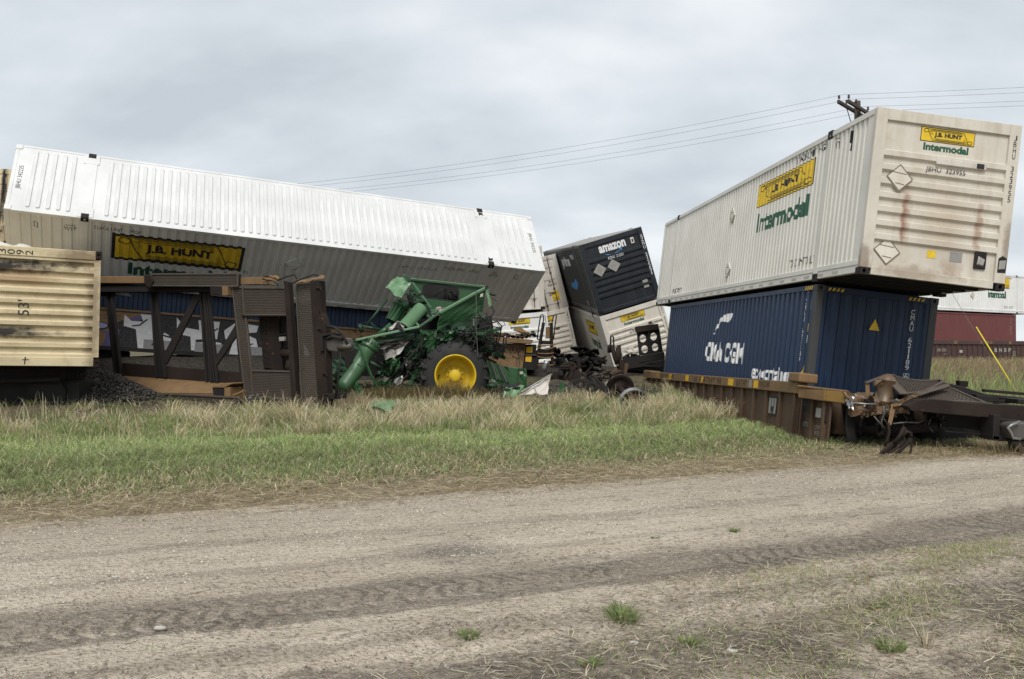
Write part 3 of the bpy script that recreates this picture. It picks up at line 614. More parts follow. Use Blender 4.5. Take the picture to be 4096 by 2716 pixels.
decal(p, 'number_lettering', [rect_txt('JBHU', -.33, 1.88, -.05, 1.99)], FE, M['ink'], None, .006); decal(p, 'post_lettering', vtext('JBHU 326155', 1.195, 2.70, 1.52, .055), FE, M['ink'])
MB().box((8.0, -.16, 2.04), (8.08, .74, 2.14)).obj('tracker_unit', M['white_dirty'], p); MB().box((8.081, .52, 2.05), (8.088, .66, 2.13)).obj('solar_cell', M['ink'], p)
MB().crumple([(8.12, -.85, 1.45), (8.12, -.35, 1.4), (8.16, -.4, .95), (8.2, -.9, 1.0)], 5, 4, .12, .01, 3, .2).obj('torn_flap', M['white_dirty'], p)
# boxes further back, left of the black one
def stack_box(label, u, v, d, roll, top=True, yaw=0.0, pitchdeg=0.0, right=True, **k):
    """container end-on to the camera; its upper right end corner stands at the given point"""
    x = Vector((.03, -1, 0)).normalized(); x.rotate(Matrix.Rotation(yaw, 3, 'Z')); y = Vector((0, 0, 1)).cross(x); z = Vector((0, 0, 1))
    Rm = Matrix.Rotation(-roll, 3, x); y.rotate(Rm); z.rotate(Rm)
    c = at(u, v, d); H = k.get('H', 2.896); t = c - x * (k.get('L', 16.154) / 2) - y * (1.2955 if right else -1.2955) - z * (H if top else 0)
    return container(label, mat4(t, x, y, z), roofribs=False, **k)
p, prof, FS, FE = stack_box('white container with lock rods and yellow caution sticker beside the leaning black container', 2222, 1014, 44.5, R(-14), mats=dict(side='white_mid', end='white_dirty', frame='white_mid', roof='white_mid'), endstyle='doors')
decal(p, 'caution_sign', [rect(.62, .62, .98, 1.12)], FE, M['jb_yellow'], None, -.005); decal(p, 'caution_lettering', [rect_txt('CAUTION', .66, .98, .94, 1.08), rect_txt('DOUBLE', .66, .70, .94, .8), rect_txt('53 FEET', .66, .62, .94, .69)], FE, M['ink'], None, -.001)
decal(p, 'number_lettering', [rect_txt('JBHU', .62, 1.55, .9, 1.66), rect_txt('344173', .55, 1.38, .98, 1.5)], FE, M['ink'], None, -.001)
p, prof, FS, FE = stack_box('grubby white container wedged behind the tipped long white container', 2181, 1236, 41.0, R(-3), top=False, mats=dict(side='white_dirty', end='white_dirty', frame='white_dirty', roof='white_dirty'), endstyle='doors')
p, prof, FS, FE = stack_box('bright white container with yellow logo under the grubby white container', 2188, 1246, 40.5, R(-5), mats=dict(side='white_bright', end='white_bright', frame='white_bright', roof='white_bright'))
jb_logo(p, FP, -.47, 2.42, .50, 2.67, None, (-.4, 2.24, .41, 2.38), .05); decal(p, 'post_lettering', vtext('JBHU', 1.195, 2.70, 2.25, .06), FE, M['ink']); MB().box((8.0, -.16, 2.0), (8.08, .74, 2.1)).obj('tracker_unit', M['white_dirty'], p); MB().box((8.081, .5, 2.01), (8.088, .66, 2.09)).obj('solar_cell', M['ink'], p)
p, prof, FS, FE = stack_box('cream container with yellow logo leaning beneath the white lock rod container', 2272, 1228, 42.2, R(-13), mats=dict(side='white_mid', end='white_mid', frame='white_mid', roof='white_mid'))
jb_logo(p, FP, -.47, 2.42, .50, 2.67, None, (-.4, 2.24, .41, 2.38), .05); decal(p, 'post_lettering', vtext('JBHU 315245', 1.195, 2.70, 1.4, .06), FE, M['ink']); MB().box((8.081, .5, 2.01), (8.088, .7, 2.09)).obj('solar_cell', M['ink'], p)
stack_box('beige container with lock rods beyond the left end of the long tipped container', 52, 676, 34.5, R(6), yaw=R(-24), mats=dict(side='white_dirty', end='cream', frame='cream', roof='white_dirty'), endstyle='doors')
# scorched box on its side at the left
x6 = Vector((.515, -.857, 0)); y6 = Vector((0, .035, 1)).normalized(); z6 = x6.cross(y6).normalized(); y6 = z6.cross(x6)
L6 = 16.154
T6 = at(396, 1466, 20.3) - x6 * L6 / 2 + y6 * 1.2955
p, prof, FS, FE = container('scorched cream container lying on its side with soot streaks along its end', mat4(T6, x6, y6, z6), mats=dict(side='cream', end='cream', frame='cream', roof='cream', cast='rust_brown'), endstyle='vertical', kind='jb', roofribs=False)
FP = ((8.077, 0, 0), (0, 1, 0), (0, 0, 1), (1, 0, 0))
decal(p, 'size_lettering', [rect_txt("53'", -.2, 1.42, .14, 1.64)], FP, M['ink'], None, -.012); decal(p, 'post_lettering', vtext('U 253092', 1.17, 2.72, 1.35, .10), FP, M['ink'])
decal(p, 'scorch_mark', [poly([(-1.26, 1.47), (-1.1, 1.455), (-1.1, 1.48), (-1.26, 1.49)]), poly([(-1.165, 1.40), (-1.15, 1.40), (-1.155, 1.53), (-1.17, 1.53)])], FP, M['rust_dark'])

# ------------------------------------------------------------------ railway cars
DG = 'rail cars thrown off the track'
def pxplate(name, outer, holes, d, th, mat, parent, bevel=0, tilt=0.0):
    """plate standing upright d metres out (outline given as seen), th thick; tilt leans its top away"""
    w = lambda u, v: ((lambda p: (p.x, p.z))(at(u, v, d)))
    o = [w(*p) for p in outer]; hs = [[w(*p) for p in h] for h in holes]
    zc = sum(p[1] for p in o) / len(o); c, s_ = math.cos(tilt), math.sin(tilt)
    me = plate_holes([(x, (z - zc)) for x, z in o], [[(x, z - zc) for x, z in h] for h in hs], (0, d, zc), (1, 0, 0), (0, s_, c), (0, th * c, -th * s_))
    return link(name, me, mat, parent, bevel)
def zc(ox, oy, s): return lambda x, y: (ox + s * x, oy + s * y)
def well_sides(p, x0, x1, yb, zt, zb, mats, step=.75, sides=(-1, 1), ch=.22, refl=None, skew=0, prefix=''):
    """side sills of a well car: top chord, plate wall, stakes, bottom flange"""
    for sy in sides:
        y = sy * yb; bx = lambda xa, xb, ya, yb_, za, zb_: MB().box((xa, min(y + sy * ya, y + sy * yb_), za), (xb, max(y + sy * ya, y + sy * yb_), zb_))
        bx(x0, x1, -.10, .10, zt - ch, zt).obj('top_chord', M[mats[0]], p, bevel=.015)
        bx(x0, x1, -.02, .012, zb, zt - ch).obj('side_plate', M[mats[1]], p)
        bx(x0, x1, -.06, .10, zb - .05, zb).obj('bottom_flange', M[mats[1]], p)
        n = int((x1 - x0) / step); me = None
        for i in range(n + 1):
            x = x0 + .15 + i * (x1 - x0 - .3) / n
            if me is None: o = MB().box((-.035, min(y, y + sy * .085), zb), (.035, max(y, y + sy * .085), zt - ch)).obj('stake', M[mats[1]], p, bevel=.008); me = o.data
            else: o = link('stake', me, None, p, .008)
            o.location.x = x
        if refl and sy == refl[0]:
            for x, w, mt in refl[1]:
                decal(p, 'reflector', [rect(x, zt - ch + .03, x + w, zt - .03)], ((0, y + sy * .10, 0), (1, 0, 0), (0, 0, 1), (0, sy, 0)), M[mt])
    for i in range(10):
        x = x0 + .6 + i * (x1 - x0 - 1.2) / 9
        MB().box((x - .12, -yb + .02, zb - .04), (x + .12, yb - .02, zb + .06)).obj('floor_beam', M[mats[1]], p)
FWS = lambda y, lift=0: ((0, y, 0), (1, 0, 0), (0, 0, 1), (0, -1, 0))
# yellow-brown car that carries the blue box; its frame dips towards the far end
xw = (Vector(X1) + Vector(Z1) * .024).normalized(); zw = xw.cross(Vector(Y1)).normalized(); W1M = mat4(T3 - Vector(Z1) * .17, xw, Y1, zw)
p = thing('well_car', 'yellow brown well car with graffiti carrying the dark blue container', 'rail car', W1M, DG); W1 = p
well_sides(p, -7.2, 6.55, 1.46, .98, -.05, ('tan', 'car_brown'), .8, refl=(-1, [(-5.6, .5, 'gold'), (-3.8, .35, 'reflector'), (-1.8, .35, 'reflector'), (-.2, .25, 'reflector'), (2.2, .42, 'reflector'), (4.05, .30, 'reflector'), (3.75, .2, 'sticker_grey')]))
decal(p, 'graffiti_lettering', [rect_txt('KATHY RAIN', -4.9, .81, -3.2, .95), rect_txt('OK', -.9, .80, -.55, .93), rect_txt('KATHY N', -.3, .80, 1.6, .95), rect_txt('KATHY', 2.85, .79, 3.6, .95), rect_txt('VJOK', 4.4, .79, 5.1, .95)], ((0, -1.56, 0), (1, 0, 0), (0, 0, 1), (0, -1, 0)), M['ink'])
fp = ((0, -1.472, 0), (1, 0, 0), (0, 0, 1), (0, -1, 0))
o = MB().box((4.95, -1.50, .28), (5.42, -1.47, .66)).obj('data_panel', M['ink'], p); decal(o, 'panel_marks', [rect(4.98, .31, 5.10, .62), rect(5.13, .45, 5.25, .62), rect(5.28, .31, 5.39, .62), rect_txt('PLATE C', 5.0, .30, 5.36, .35)], ((0, -1.502, 0), (1, 0, 0), (0, 0, 1), (0, -1, 0)), M['sticker_grey'])
well_sides(p, 6.6, 7.9, 1.44, .86, -.05, ('tan', 'car_brown'), .6, sides=(-1,), ch=.10)
decal(p, 'graffiti_lettering', [stroke([(6.75, .75), (6.8, .45), (6.86, .72), (6.9, .5)], .02), rect_txt('RAPIV', 6.8, .42, 7.2, .66), stroke([(6.8, .36), (6.95, .42), (7.1, .36), (7.2, .3)], .015)], fp, M['ink'], None, .03); decal(p, 'car_lettering', [rect_txt('DTTX', 6.85, .18, 7.1, .26), rect_txt('LT WT', 7.4, .16, 7.68, .24), rect_txt('W73SE', 7.4, .06, 7.68, .14)], fp, M['sticker_grey'], None, .02)
o = MB().box((7.4, -1.50, .38), (7.62, -1.44, .55)).obj('card_holder', M['tin'], p); MB().box((7.63, -1.49, .32), (7.82, -1.44, .56)).obj('inspection_plate', M['rust_brown'], p)
MB().box((6.2, -1.62, .98), (6.75, -1.25, 1.16)).obj('guide_block', M['tan'], p, bevel=.03)
MB().box((-7.6, -1.56, .78), (-6.5, -1.2, 1.02)).obj('guide_block', M['tan'], p, bevel=.03)
MB().box((-7.9, -1.4, .35), (-7.2, 1.4, .75)).obj('end_bulkhead', M['rust_brown'], p, bevel=.02)
MB().box((6.6, -1.3, .1), (7.2, 1.4, .8)).obj('end_bulkhead', M['car_brown'], p, bevel=.02)
# its crushed end
c3 = zc(3200, 1350, .3789)
def q3(x, y, d): return at(*c3(x, y), d)
Wd = wthing('well_car_platform', 'crushed yellow end platform with buckled honeycomb gratings beside the blue container', 'rail car', q3(900, 1050, 15.2))
mb = MB().hexa([q3(-20, 525, 16.3), q3(490, 575, 15.3), q3(520, 560, 15.9), q3(-10, 505, 16.9), q3(-20, 635, 16.3), q3(480, 705, 15.3), q3(520, 690, 15.9), q3(0, 610, 16.9)]); mb.obj('platform_plank', M['tan'], Wd, bevel=.015)
MB().hexa([q3(250, 560, 15.74), q3(470, 582, 15.3), q3(470, 690, 15.3), q3(250, 662, 15.74), q3(250, 560, 15.80), q3(470, 582, 15.36), q3(470, 690, 15.36), q3(250, 662, 15.80)]).obj('reflector', M['gold'], Wd)
mb = MB(); n = 26
for i in range(n): mb.tube([q3(-20 + i * 20, 515 + i * 2.2, 16.28 - i * .037), q3(-4 + i * 20, 513 + i * 2.2, 16.25 - i * .037)], .022, 6)
mb.obj('rope_edge', M['tan'], Wd, smooth=True)
mb = MB().crumple([q3(465, 570, 15.25), q3(835, 600, 15.35), q3(720, 830, 15.1), q3(530, 820, 15.15)], 9, 7, .13, .02, 11, .12); mb.obj('torn_plate', M['burnt_tan'], Wd)
mb = MB().crumple([q3(700, 690, 15.1), q3(1010, 700, 15.3), q3(1180, 800, 15.0), q3(760, 830, 15.0)], 8, 4, .12, .03, 14, .15); mb.obj('torn_plate', M['burnt_tan'], Wd)
mb = MB().crumple([q3(480, 650, 15.1), q3(560, 640, 15.1), q3(560, 760, 15.0), q3(500, 740, 15.0)], 4, 5, .08, .012, 15, .2); mb.obj('torn_edge', M['bright_steel'], Wd)
c = q3(905, 560, 15.2); g_ = random.Random(5); mb = MB().lathe([(-.30, .0), (-.295, .05), (-.265, .10), (-.22, .132), (-.20, .136), (-.195, .142), (-.18, .142), (-.175, .136), (.16, .136), (.165, .142), (.18, .142), (.185, .136), (.21, .125), (.25, .09), (.28, .04), (.285, 0)], c, (.14, 0, 1), 24)
mb.v = [(x, y + (.035 * math.exp(-((z - c.z + .07) / .05) ** 2) if y < c.y else 0), z) for x, y, z in mb.v]; mb.obj('air_reservoir', M['burnt_tan'], Wd, smooth=True)
for k_ in range(7): x_, y_ = g_.uniform(560, 1150), g_.uniform(600, 830); MB().crumple([q3(x_, y_, 15.0), q3(x_ + g_.uniform(40, 110), y_ + g_.uniform(-30, 30), 14.95), q3(x_ + g_.uniform(20, 110), y_ + g_.uniform(30, 90), 14.9), q3(x_ - 10, y_ + g_.uniform(20, 70), 14.95)], 4, 4, .1, .012, 200 + k_, .3).obj('metal_shred', M[('burnt_tan', 'rust_dark', 'steel')[k_ % 3]], Wd)
prqb = lambda f, d, th: MB().prism([q3(x, y, d) for x, y in f], (0, th, 0)).obj('shade_backing', M['black_iron'], Wd, bevel=.03)  # black backing boxes painted in for the dark void behind the torn plates
prqb([(520, 700), (1200, 720), (1250, 1000), (560, 960)], 16.0, 1.2); prqb([(700, 610), (1180, 600), (1180, 720), (740, 720)], 15.5, .5)
MB().crumple([q3(780, 460, 15.05), q3(855, 470, 15.05), q3(850, 525, 15.0), q3(785, 520, 15.0)], 4, 4, .07, .06, 61, .2).obj('valve_body', M['burnt_tan'], Wd)
grating([q3(1105, 600, 14.95), q3(1515, 470, 15.25), q3(1480, 452, 15.9), q3(945, 400, 15.75)], .062, .22, .03, .05, lambda x, y: -.06 * math.sin(3.1 * x)).obj('honeycomb_grating', M['grate'], Wd)
mb = MB()
for a_, b_ in (((690, 480), (905, 400)), ((905, 400), (1000, 395)), ((905, 400), (1100, 600))): mb.beam(q3(*a_, 15.35), q3(*b_, 15.3 if b_[1] < 500 else 14.9), .15, .03)
mb.obj('grating_frame', M['grate'], Wd, bevel=.006)
MB().hexa([q3(690, 490, 15.3), q3(730, 470, 15.3), q3(740, 600, 15.3), q3(695, 600, 15.3), q3(690, 490, 15.8), q3(730, 470, 15.8), q3(740, 600, 15.8), q3(695, 600, 15.8)]).obj('side_bracket', M['tan'], Wd)
grating([q3(1130, 730, 14.7), q3(1960, 700, 14.9), q3(1600, 545, 15.5), q3(1300, 590, 15.4)], .062, .22, .03, .04, lambda x, y: .05 * math.sin(3.1 * x)).obj('honeycomb_grating', M['grate'], Wd)
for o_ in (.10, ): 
    MB().hexa([q3(1100, 615, 15.15), q3(1500, 480, 15.45), q3(1470, 462, 16.1), q3(950, 412, 15.95), q3(1100, 622, 15.15), q3(1500, 487, 15.45), q3(1470, 469, 16.1), q3(950, 419, 15.95)]).obj('grating_shade_sheet', M['black_iron'], Wd); MB().hexa([q3(1140, 745, 14.9), q3(1950, 715, 15.1), q3(1600, 562, 15.8), q3(1300, 606, 15.7), q3(1140, 752, 14.9), q3(1950, 722, 15.1), q3(1600, 569, 15.8), q3(1300, 613, 15.7)]).obj('grating_shade_sheet', M['black_iron'], Wd)  # black sheets under the gratings put the shade of the holes into colour
MB().crumple([q3(975, 705, 14.8), q3(1000, 735, 14.75), q3(1260, 610, 14.85), q3(1230, 575, 14.9)], 3, 10, .06, .05, 91, .08).obj('bent_beam', M['burnt_tan'], Wd)
MB().crumple([q3(1230, 575, 14.9), q3(1250, 615, 14.85), q3(1590, 515, 15.2), q3(1570, 480, 15.25)], 3, 10, .03, .05, 93, .05).obj('bent_beam', M['grate'], Wd)
g_ = random.Random(77)
for k_ in range(14):
    x_, y_ = g_.uniform(700, 1500), g_.uniform(740, 860); pts = [(x_, y_)]
    for j_ in range(4): x_ += g_.uniform(-30, 60); y_ += g_.uniform(-5, 60); pts.append((x_, y_))
    MB().tube([q3(a_, b_, 14.8 + g_.random() * .3) for a_, b_ in pts], g_.choice((.006, .009, .013)), 5).obj('hanging_wire', M[g_.choice(('black_iron', 'rust_brown', 'steel'))], Wd, smooth=True)
MB().hexa([q3(965, 700, 14.8), q3(1020, 700, 14.8), q3(965, 925, 14.75), q3(925, 915, 14.75), q3(965, 700, 14.84), q3(1020, 700, 14.84), q3(965, 925, 14.79), q3(925, 915, 14.79)]).obj('hanging_strap', M['tan'], Wd)
for pts, r_, m_ in (([(560, 690), (700, 700), (820, 705)], .012, 'bright_steel'), ([(880, 720), (890, 800), (860, 880), (870, 960)], .014, 'steel'), ([(930, 900), (945, 1000), (920, 1080), (895, 1150)], .022, 'rust_brown'),
                    ([(1310, 770), (1450, 775), (1580, 790), (1680, 805), (1690, 785)], .016, 'steel'), ([(980, 910), (1120, 895), (1240, 900), (1320, 870)], .014, 'steel'), ([(780, 830), (840, 900), (900, 960)], .012, 'steel'), ([(470, 580), (490, 620), (520, 650)], .02, 'tan')):
    MB().tube([q3(x, y, 14.75) for x, y in pts], r_, 7).obj('air_pipe', M[m_], Wd, smooth=True)
MB().crumple([q3(810, 880, 15.1), q3(930, 860, 15.1), q3(915, 1080, 15.0), q3(820, 1010, 15.0)], 5, 7, .2, .05, 21, .25).obj('crushed_hose_bundle', M['black_iron'], Wd)
# truck wheel under it
ww = wthing('wheelset', 'dark wheelset half sunk under the crushed yellow platform', 'wheelset', q3(560, 1100, 15.6), 'loose wheelsets'); c = q3(600, 990, 15.7)
ax = Vector((.80, -.55, .1)).normalized()
MB().lathe([(-.07, .10), (-.07, .33), (-.075, .42), (-.07, .46), (-.05, .47), (-.03, .44), (.07, .43), (.07, .36), (.02, .30), (.02, .1)], c, ax, 40).obj('tread', M['black_iron'], ww, smooth=True)
MB().lathe([(-.14, .0), (-.14, .1), (-.07, .12), (.02, .12), (.1, .09), (.1, 0)], c, ax, 20).obj('hub', M['rust_dark'], ww, smooth=True); MB().tube([c - ax * .1, c + ax * 1.3], .08, 12).obj('axle', M['rust_dark'], ww, smooth=True)
# next car on the right
p = wthing('well_car', 'dark brown rail car end with coupler at the gravel edge beside the crushed platform', 'rail car', q3(2100, 1100, 14.4), DG)
def prq(name, pts, d, th, mat, par, bevel=.012, dd=None): 
    a_ = [q3(x, y, d if dd is None else d + dd * (x - pts[0][0]) / 1000) for x, y in pts]; return MB().prism(a_, (0, th, 0)).obj(name, M[mat], par, bevel=bevel)
prq('side_sill', [(1130, 725), (1250, 662), (1400, 650), (1850, 692), (2000, 700), (2600, 735), (2600, 925), (2050, 850), (1450, 800), (1180, 775)], 14.5, .28, 'rust_brown', p)
prq('side_sill', [(1540, 478), (1700, 510), (1950, 595), (2100, 610), (2600, 655), (2600, 705), (2100, 660), (1900, 645), (1680, 560), (1540, 530)], 15.9, .2, 'rust_dark', p)
prq('deck_rail', [(1950, 545), (2600, 600), (2600, 630), (1950, 575)], 16.6, .12, 'rust_dark', p)
prq('cross_beam', [(1858, 600), (2045, 625), (2045, 690), (1870, 680)], 15.2, .6, 'black_iron', p)
prq('cross_beam', [(2300, 650), (2480, 660), (2480, 720), (2300, 700)], 15.2, .6, 'black_iron', p)
prq('stake_pocket', [(1680, 455), (1785, 462), (1775, 525), (1690, 515)], 16.4, .15, 'rust_brown', p)
o = prq('bolster', [(1440, 800), (2040, 850), (2040, 1000), (1750, 960), (1520, 940)], 14.9, .5, 'black_iron', p)
prq('strap', [(1530, 985), (2050, 1025), (2050, 1040), (1530, 1000)], 14.7, .2, 'rust_dark', p)
for x in (1920, 1960, 2000, 2025): MB().tube([q3(x, 900, 14.82), q3(x + 8, 950, 14.82)], .035, 8).obj('spring_pin', M['rust_brown'], p, smooth=True)
prq('draft_post', [(2045, 815), (2115, 815), (2110, 1085), (2035, 1080)], 14.35, .4, 'rust_dark', p); prq('draft_plate', [(2100, 850), (2400, 880), (2400, 910), (2100, 880)], 14.35, .4, 'rust_dark', p); prq('draft_plate', [(2035, 1030), (2250, 1060), (2250, 1100), (2035, 1085)], 14.35, .4, 'rust_dark', p)
k = prq('coupler', [(2200, 930), (2250, 900), (2420, 890), (2520, 960), (2480, 1060), (2380, 1080), (2270, 1080), (2240, 1030)], 14.1, .3, 'steel', p, .03)
MB().tube([q3(2320, 890, 14.05), q3(2230, 925, 14.0), q3(2195, 950, 14.0), q3(2225, 1000, 14.0), q3(2250, 1060, 14.0), q3(2330, 1075, 14.0)], .022, 8).obj('knuckle_edge', M['bright_steel'], k, smooth=True)
prq('coupler_shank', [(2250, 1095), (2420, 1080), (2480, 1230), (2350, 1230), (2270, 1190)], 14.15, .2, 'rust_dark', p, .03)
MB().tube([q3(2330, 1180, 14.1), q3(2335, 1260, 14.1), q3(2370, 1330, 14.0)], .02, 7).obj('air_hose', M['black_iron'], p, smooth=True)
for y_ in (670, 690): MB().tube([q3(2040, y_, 15.6), q3(2180, y_ - 5, 15.6), q3(2320, y_ - 20, 15.7), q3(2500, y_ - 20, 15.8)], .02, 7).obj('brake_pipe', M['rust_dark'], p, smooth=True)
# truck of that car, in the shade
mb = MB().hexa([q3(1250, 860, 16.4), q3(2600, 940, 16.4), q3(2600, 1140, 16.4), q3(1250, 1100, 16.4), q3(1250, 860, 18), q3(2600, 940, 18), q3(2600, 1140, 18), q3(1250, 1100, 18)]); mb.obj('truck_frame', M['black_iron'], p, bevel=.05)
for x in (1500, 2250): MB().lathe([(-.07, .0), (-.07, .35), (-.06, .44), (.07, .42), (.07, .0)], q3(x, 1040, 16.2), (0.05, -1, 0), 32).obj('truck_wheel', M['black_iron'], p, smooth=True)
# bent strap-iron lying on the ground by it
p = wthing('bent_brake_rigging', 'bent rusty brake rigging lying on the grass under the crushed platform', 'scrap metal', q3(950, 1270, 13.9))
MB().hexa([q3(810, 1255, 13.7), q3(850, 1190, 13.85), q3(1080, 1010, 14.1), q3(1015, 1110, 14.0), q3(820, 1275, 13.75), q3(870, 1275, 13.85), q3(1090, 1030, 14.2), q3(1020, 1150, 14.05)]).obj('brake_shoe_arm', M['rust_brown'], p, bevel=.012)
for pts, r_ in (([(1000, 1110), (1060, 1030), (1105, 945)], .032), ([(850, 1275), (960, 1210), (1060, 1140), (1110, 1080), (1090, 1050)], .02), ([(990, 1250), (1060, 1190), (1150, 1100), (1170, 1060)], .03), ([(1170, 1060), (1180, 1150), (1160, 1230), (1090, 1270), (860, 1278)], .017), ([(1080, 1040), (1130, 990), (1165, 1010), (1170, 1065)], .03)):
    MB().tube([q3(x, y, 13.95) for x, y in pts], r_, 7).obj('bent_bar', M['rust_brown'], p, smooth=True)

# overturned car: we look at its deck, lying on its side
dA = lambda u: 23.7 - (u - 400) / 900 * 3.2
a3 = zc(350, 1050, .444)
PA0, PA1 = at(400, 1400, 23.7), at(1300, 1400, 20.5); NA = Vector((-(PA1 - PA0).y, (PA1 - PA0).x, 0)).normalized()
def A3(x, y, off=0): u, v = a3(x, y); return at(u, v, dA(u)) + NA * off
p = wthing('overturned_well_car', 'rusty brown well car lying on its side with honeycomb gratings and open cross frame', 'rail car', A3(1400, 1280, .5), DG); PA = p
def pa(name, pts, o0, o1, mat, par=None, bevel=.01): return MB().prism([A3(x, y, o0) for x, y in pts], NA * (o1 - o0)).obj(name, M[mat], par or PA, bevel=bevel)
def ga(name, q_, off=0, **k): return grating([A3(x, y, off) for x, y in q_], wall=.26, **k).obj(name, M['grate'], PA)
pa('side_sill', [(-500, 122), (545, 125), (545, 187), (-500, 185)], 0, .38, 'tan'); pa('side_sill', [(1378, 138), (1600, 126), (1612, 198), (1378, 196)], 0, .35, 'tan')
MB().crumple([A3(1580, 120, -.02), A3(1730, 115, -.02), A3(1740, 165, 0), A3(1600, 170, 0)], 5, 3, .06, .02, 5, .2).obj('torn_sill_end', M['tan'], p)
pa('sill_web', [(-500, 186), (1140, 198), (1140, 262), (-500, 262)], .12, .5, 'rust_dark')
pa('sill_web', [(-500, 262), (120, 262), (150, 290), (-500, 290)], .3, .9, 'black_iron')
ga('walkway_grating', [(605, 208), (1372, 212), (1370, 102), (600, 106)], -.06, pitch=.044)
pa('bracket', [(538, 112), (600, 112), (622, 170), (600, 235), (560, 225), (540, 180)], -.12, .05, 'rust_brown', bevel=.03)
o = pa('step_bracket', [(1135, 215), (1240, 218), (1243, 300), (1138, 296)], -.12, .12, 'rust_brown'); pa('bracket_opening', [(1160, 232), (1215, 234), (1217, 285), (1163, 283)], -.128, -.1, 'black_iron', o, 0); pa('bracket_face', [(1243, 218), (1292, 220), (1294, 300), (1245, 302)], -.12, .12, 'tan')
for f in ([(100, 262), (152, 262), (236, 1003), (180, 1000)], [(508, 255), (556, 258), (640, 1040), (555, 1040)], [(950, 255), (990, 258), (1062, 1085), (1010, 1080)], [(1005, 255), (1032, 258), (1112, 1085), (1080, 1080)]):
    o = pa('cross_bearer', f, .26, .30, 'black_iron')
    (xa, ya), (xb, yb), (xc, yc), (xd, yd) = f
    pa('bearer_flange', [(xb - 12, yb), (xb + 6, yb), (xc + 6, yc), (xc - 12, yc)], .20, .27, 'rust_dark', o); pa('bearer_flange', [(xa - 4, ya), (xa + 10, ya), (xd + 10, yd), (xd - 4, yd)], .20, .27, 'rust_dark', o)
for f in ([(905, 285), (962, 300), (650, 925), (618, 850)], [(1285, 545), (1302, 640), (1110, 925), (1082, 880)]): pa('diagonal_brace', f, .2, .26, 'rust_dark')
pa('sill_web', [(225, 905), (1345, 995), (1345, 1112), (225, 1035)], .3, .42, 'rust_brown')
f = [(140, 1085, -.35), (690, 1165, -.35), (1235, 1172, -.35), (1420, 1190, -.35), (1420, 1120, .3), (1290, 1098, .3), (700, 1058, .3), (215, 1022, .3)]
b_ = [(145, 1105, -.35), (690, 1205, -.35), (1235, 1215, -.35), (1420, 1235, -.35), (1420, 1180, .3), (1290, 1150, .3), (700, 1110, .3), (215, 1075, .3)]
MB().add([A3(*t_) for t_ in f] + [A3(*t_) for t_ in b_], [tuple(range(8)), tuple(range(15, 7, -1))] + [(i, (i + 1) % 8, 8 + (i + 1) % 8, 8 + i) for i in range(8)]).obj('lower_sill', M['tan'], p, bevel=.01)
pa('fork_pocket', [(1228, 1112), (1345, 1080), (1415, 1085), (1340, 1122), (1232, 1122)], -.4, .1, 'tan'); pa('fork_pocket_side', [(1228, 1122), (1340, 1122), (1340, 1205), (1238, 1200)], -.38, -.30, 'black_iron'); pa('fork_pocket_side', [(1340, 1122), (1392, 1118), (1392, 1205), (1340, 1210)], -.40, .1, 'tan')
ga('walkway_grating', [(742, 1255), (1475, 1295), (1475, 1208), (738, 1172)], -.42, pitch=.044)
pa('bracket', [(620, 1210), (690, 1185), (725, 1195), (700, 1245), (640, 1255)], -.5, -.3, 'rust_brown', bevel=.03)
pa('bolster_beam', [(1278, 290), (1335, 290), (1420, 1195), (1355, 1160)], .1, .2, 'rust_dark')
ga('deck_grating', [(1425, 1198), (1505, 1208), (1402, 222), (1310, 225)], 0, pitch=.05)
ga('deck_grating', [(1428, 470), (1815, 468), (1797, 230), (1412, 228)], -.04, pitch=.044); ga('deck_grating', [(1505, 1205), (1888, 1228), (1868, 982), (1490, 972)], -.04, pitch=.044)
for f in ([(605, 206), (1370, 210), (1370, 104), (600, 108)], [(1428, 468), (1813, 466), (1797, 232), (1412, 230)], [(1505, 1203), (1886, 1226), (1866, 984), (1490, 974)], [(1427, 1196), (1503, 1206), (1400, 224), (1312, 227)], [(742, 1253), (1473, 1293), (1473, 1210), (738, 1174)]): pa('grating_shade_sheet', f, .02 if f[0][0] != 742 else -.36, .05 if f[0][0] != 742 else -.33, 'black_iron', bevel=0)  # black sheets close behind the gratings paint their holes dark
pa('pit_back_plate', [(1440, 470), (1805, 470), (1860, 980), (1485, 975)], .40, .44, 'black_iron', bevel=0)
o = pa('riveted_strap', [(1470, 488), (1532, 488), (1578, 958), (1512, 952)], .30, .34, 'rust_brown')
for i in range(8):
    for k_ in range(2): q_ = A3(1492 + k_ * 26 + i * 5.5, 515 + i * 55 + k_ * 12, .30); MB().lathe([(-.02, 0), (-.018, .02), (0, .024)], q_, NA, 8).obj('rivet', M['black_iron'], o)
pa('pit_inner_beam', [(1535, 480), (1640, 480), (1690, 970), (1580, 970)], .28, .36, 'rust_brown')
for pts, r_ in (([(1690, 490), (1740, 590), (1790, 700), (1830, 800)], .018), ([(1720, 488), (1780, 600), (1815, 690)], .018), ([(1760, 488), (1800, 560), (1815, 590)], .02), ([(1660, 660), (1740, 640), (1810, 620)], .02), ([(1800, 720), (1720, 770), (1690, 800), (1700, 830), (1740, 830)], .012), ([(1700, 500), (1705, 640)], .016)):
    MB().tube([A3(x, y, .2) for x, y in pts], r_, 7).obj('brake_pipe', M['rust_brown'], p, smooth=True)
MB().tube([A3(1715, 820, .18), A3(1830, 822, .18)], [.10, .10], 14).obj('brake_cylinder', M['rust_brown'], p, smooth=True); MB().lathe([(-.12, .0), (-.12, .13), (0, .15), (.12, .12), (.16, .05), (.16, 0)], A3(1785, 935, .2), (0, 0, 1), 16).obj('brake_valve', M['rust_brown'], p, smooth=True); pa('valve_tag', [(1690, 670), (1740, 668), (1742, 705), (1695, 710)], .12, .2, 'tin')
